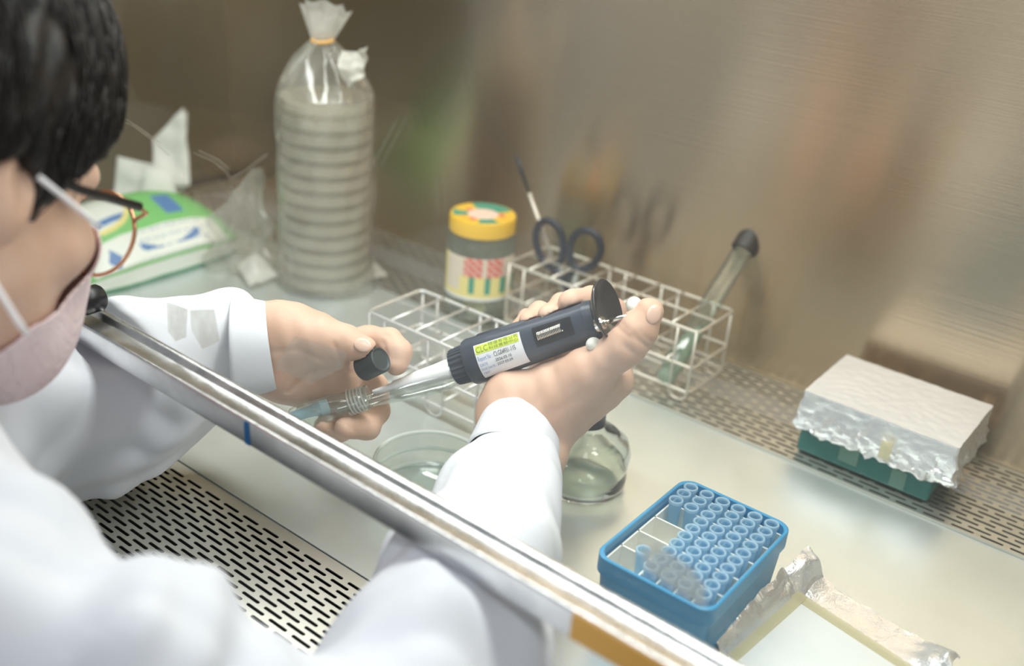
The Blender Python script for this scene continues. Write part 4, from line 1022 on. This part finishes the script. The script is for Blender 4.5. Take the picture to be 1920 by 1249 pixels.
def hair_fn(P):
    q = tl_(P); d = hair_core(q)
    ang = np.arctan2(q[..., 1], q[..., 0] + .02); st = np.sin(ang * 46 + 8 * q[..., 2] * 10) * .0008 + np.sin(q[..., 0] * 330 + q[..., 2] * 150) * .0007
    return (d + st) * HS
sdf_obj('hair', hair_fn, HL(0, 0, .05) - .16, HL(0, 0, .05) + .16, .0022, m_hair, per, 1)
mb = MB(); rr = random.Random(5)
for k in range(520):                     # loose strands over the near side of the head
    f0 = rr.uniform(-.08, .075); u0 = rr.uniform(.03, .13); p = np.array([f0, .10, u0]); pts = []
    drop = rr.uniform(.03, .075); cur = rr.uniform(-.012, .012); lift = rr.uniform(.000, .0016)
    for j in range(7):
        t = j / 6; f = f0 + cur * t + .012 * t * t; u = u0 - drop * t
        # push onto the hair surface from outside, along r
        r = .11
        for _ in range(14):
            dd = float(hair_core(np.array([[f, r, u]]))[0])
            r -= max(dd, -.01) * .8
        if r < .03 or r > .105: break
        pts.append(HL(f, r + lift + .0004, u))
    if len(pts) >= 4: mb.tube(pts, [.00045] * (len(pts) - 1) + [.0001], 4)
for k in range(46):                      # wisps at the temple and sideburn
    f0 = rr.uniform(.030, .060); u0 = rr.uniform(.045, .06); l_ = rr.uniform(.02, .05)
    mb.tube([HL(f0 + .008 * t - .012 * t * t, .0700 + .004 * math.sin(t * 2) - .05 * max(0, f0 + .0 - .035) , u0 - l_ * t) for t in np.linspace(0, 1, 6)], [.0004, .0004, .0004, .0003, .0002, .0001], 4)
mb.build('loose_hair', m_hair, per)

# --- lab coat: torso and sleeves, with folds; each cuff its own piece
cuffR0, cuffR1 = D(978, 796, .712), D(955, 868, .680)      # hand end, arm end
cuffL0, cuffL1 = D(510, 648, .702), D(440, 650, .698)
def sleeve_r(P):
    d = None
    pts = [(D(962, 868, .685), .0300), (D(932, 955, .640), .0345), (D(893, 1070, .585), .0390), (D(845, 1190, .535), .0425), (D(780, 1340, .50), .050), (D(680, 1480, .48), .058), (D(400, 1485, .43), .060), (D(225, 1345, .425), .060), (D(0, 1250, .425), .060), (D(-205, 1100, .43), .058)]
    for (a, ra), (b, rb) in zip(pts, pts[1:]):
        c = cap_sdf(P, a, b, ra, rb); d = c if d is None else smin(d, c, .016)
    return d
def sleeve_l(P):
    d = None
    pts = [(D(432, 645, .706), .0345), (D(300, 700, .716), .0475), (D(190, 748, .722), .0560), (D(80, 775, .705), .061), (D(-120, 805, .65), .062), (D(-380, 780, .60), .06)]
    for (a, ra), (b, rb) in zip(pts, pts[1:]):
        c = cap_sdf(P, a, b, ra, rb); d = c if d is None else smin(d, c, .016)
    return d
def folds(P):
    w_ = P + .012 * np.stack([wav(P, (22, 31, 9)), wav(P, (17, -26, 20), 1), wav(P, (-15, 22, 31), 2)], -1)
    f = .0048 * wav(w_, (62, 40, -26)) + .0040 * wav(w_, (-44, 70, 25), 1.3) - .0040 * np.abs(wav(w_, (75, -55, 60), .4))
    return f
def coat_fn(P):
    d = smin(sleeve_r(P), smin(cap_sdf(P, D(-300, 1000, .47), SL, .065, .065), cap_sdf(P, D(-260, 1050, .48), TB, .080, .15), .03), .015)
    d = smin(d, cap_sdf(P, D(-185, 905, .47), D(-200, 1085, .43), .040, .055), .015)
    d = smin(d, sleeve_l(P), .02)
    wr = np.clip(np.linalg.norm(P - cuffR1, axis=-1) / .12, .12, 1) * np.clip(np.linalg.norm(P - cuffL1, axis=-1) / .12, .2, 1)
    d = d + folds(P) * wr
    # the sleeves are pressed down where they pass under the rail
    bx = np.maximum(np.abs(P[..., 1] - .329) - .017, .1195 - P[..., 2]); d = np.maximum(d, -bx)
    # bunched folds in the crook of the upper arm
    a_, b_ = D(300, 1180, .40), D(560, 1300, .42); ax_ = (b_ - a_) / np.linalg.norm(b_ - a_); t = (P - a_) @ ax_
    nr = np.exp(-((t - .03) / .05) ** 2)
    d = d + nr * .0030 * np.sin(t * 190 + 2 * wav(P, (30, 10, 50)))
    return d
lo = np.minimum.reduce([SR, D(700, 1440, .48), TB, SL, D(-380, 780, .60)]) - np.array([.12, .12, .04]); hi = np.maximum.reduce([D(955, 868, .685), D(432, 645, .70), D(700, 1440, .48), SR, D(80, 770, .655)]) + np.array([.08, .07, .08])
coat = sdf_obj('lab_coat', coat_fn, lo, hi, .0034, m_coat, per, 3); coat['label'] = 'white lab coat'
def cuff(a, b, ra, rb, fl, name, squash, seed):
    ax_ = (a - b) / np.linalg.norm(a - b); L0 = np.linalg.norm(a - b); X_ = np.cross(ax_, -cv((0, 0, 1))); X_ /= np.linalg.norm(X_); Y_ = np.cross(ax_, X_)
    def fn(u, v):
        an = 2 * PI * u
        prof = [(0, rb), (.03, rb + .0010), (.94, ra), (1, ra - .0004), (.96, ra - .0016), (.4, ra - .0035)]
        t = v * (len(prof) - 1); i = min(int(t), len(prof) - 2); q = t - i
        s = prof[i][0] + (prof[i + 1][0] - prof[i][0]) * q; r = prof[i][1] + (prof[i + 1][1] - prof[i][1]) * q
        r = r * (1 + .018 * math.sin(3 * an + seed) + .012 * math.sin(5 * an + 2 * seed))
        return b + ax_ * (L0 * s + fl * math.cos(an) * s) + X_ * r * math.cos(an) + Y_ * r * math.sin(an) * squash
    return MB().grid(fn, 72, 50, wrap=True).build(name, m_coat, per)
cuff(cuffR0, cuffR1 + (cuffR1 - cuffR0) * .07, .0285, .0304, -.004, 'cuff', .92, 1.)
cuff(cuffL0, cuffL1 + (cuffL1 - cuffL0) * .03, .0305, .0338, .003, 'cuff', .95, 2.)
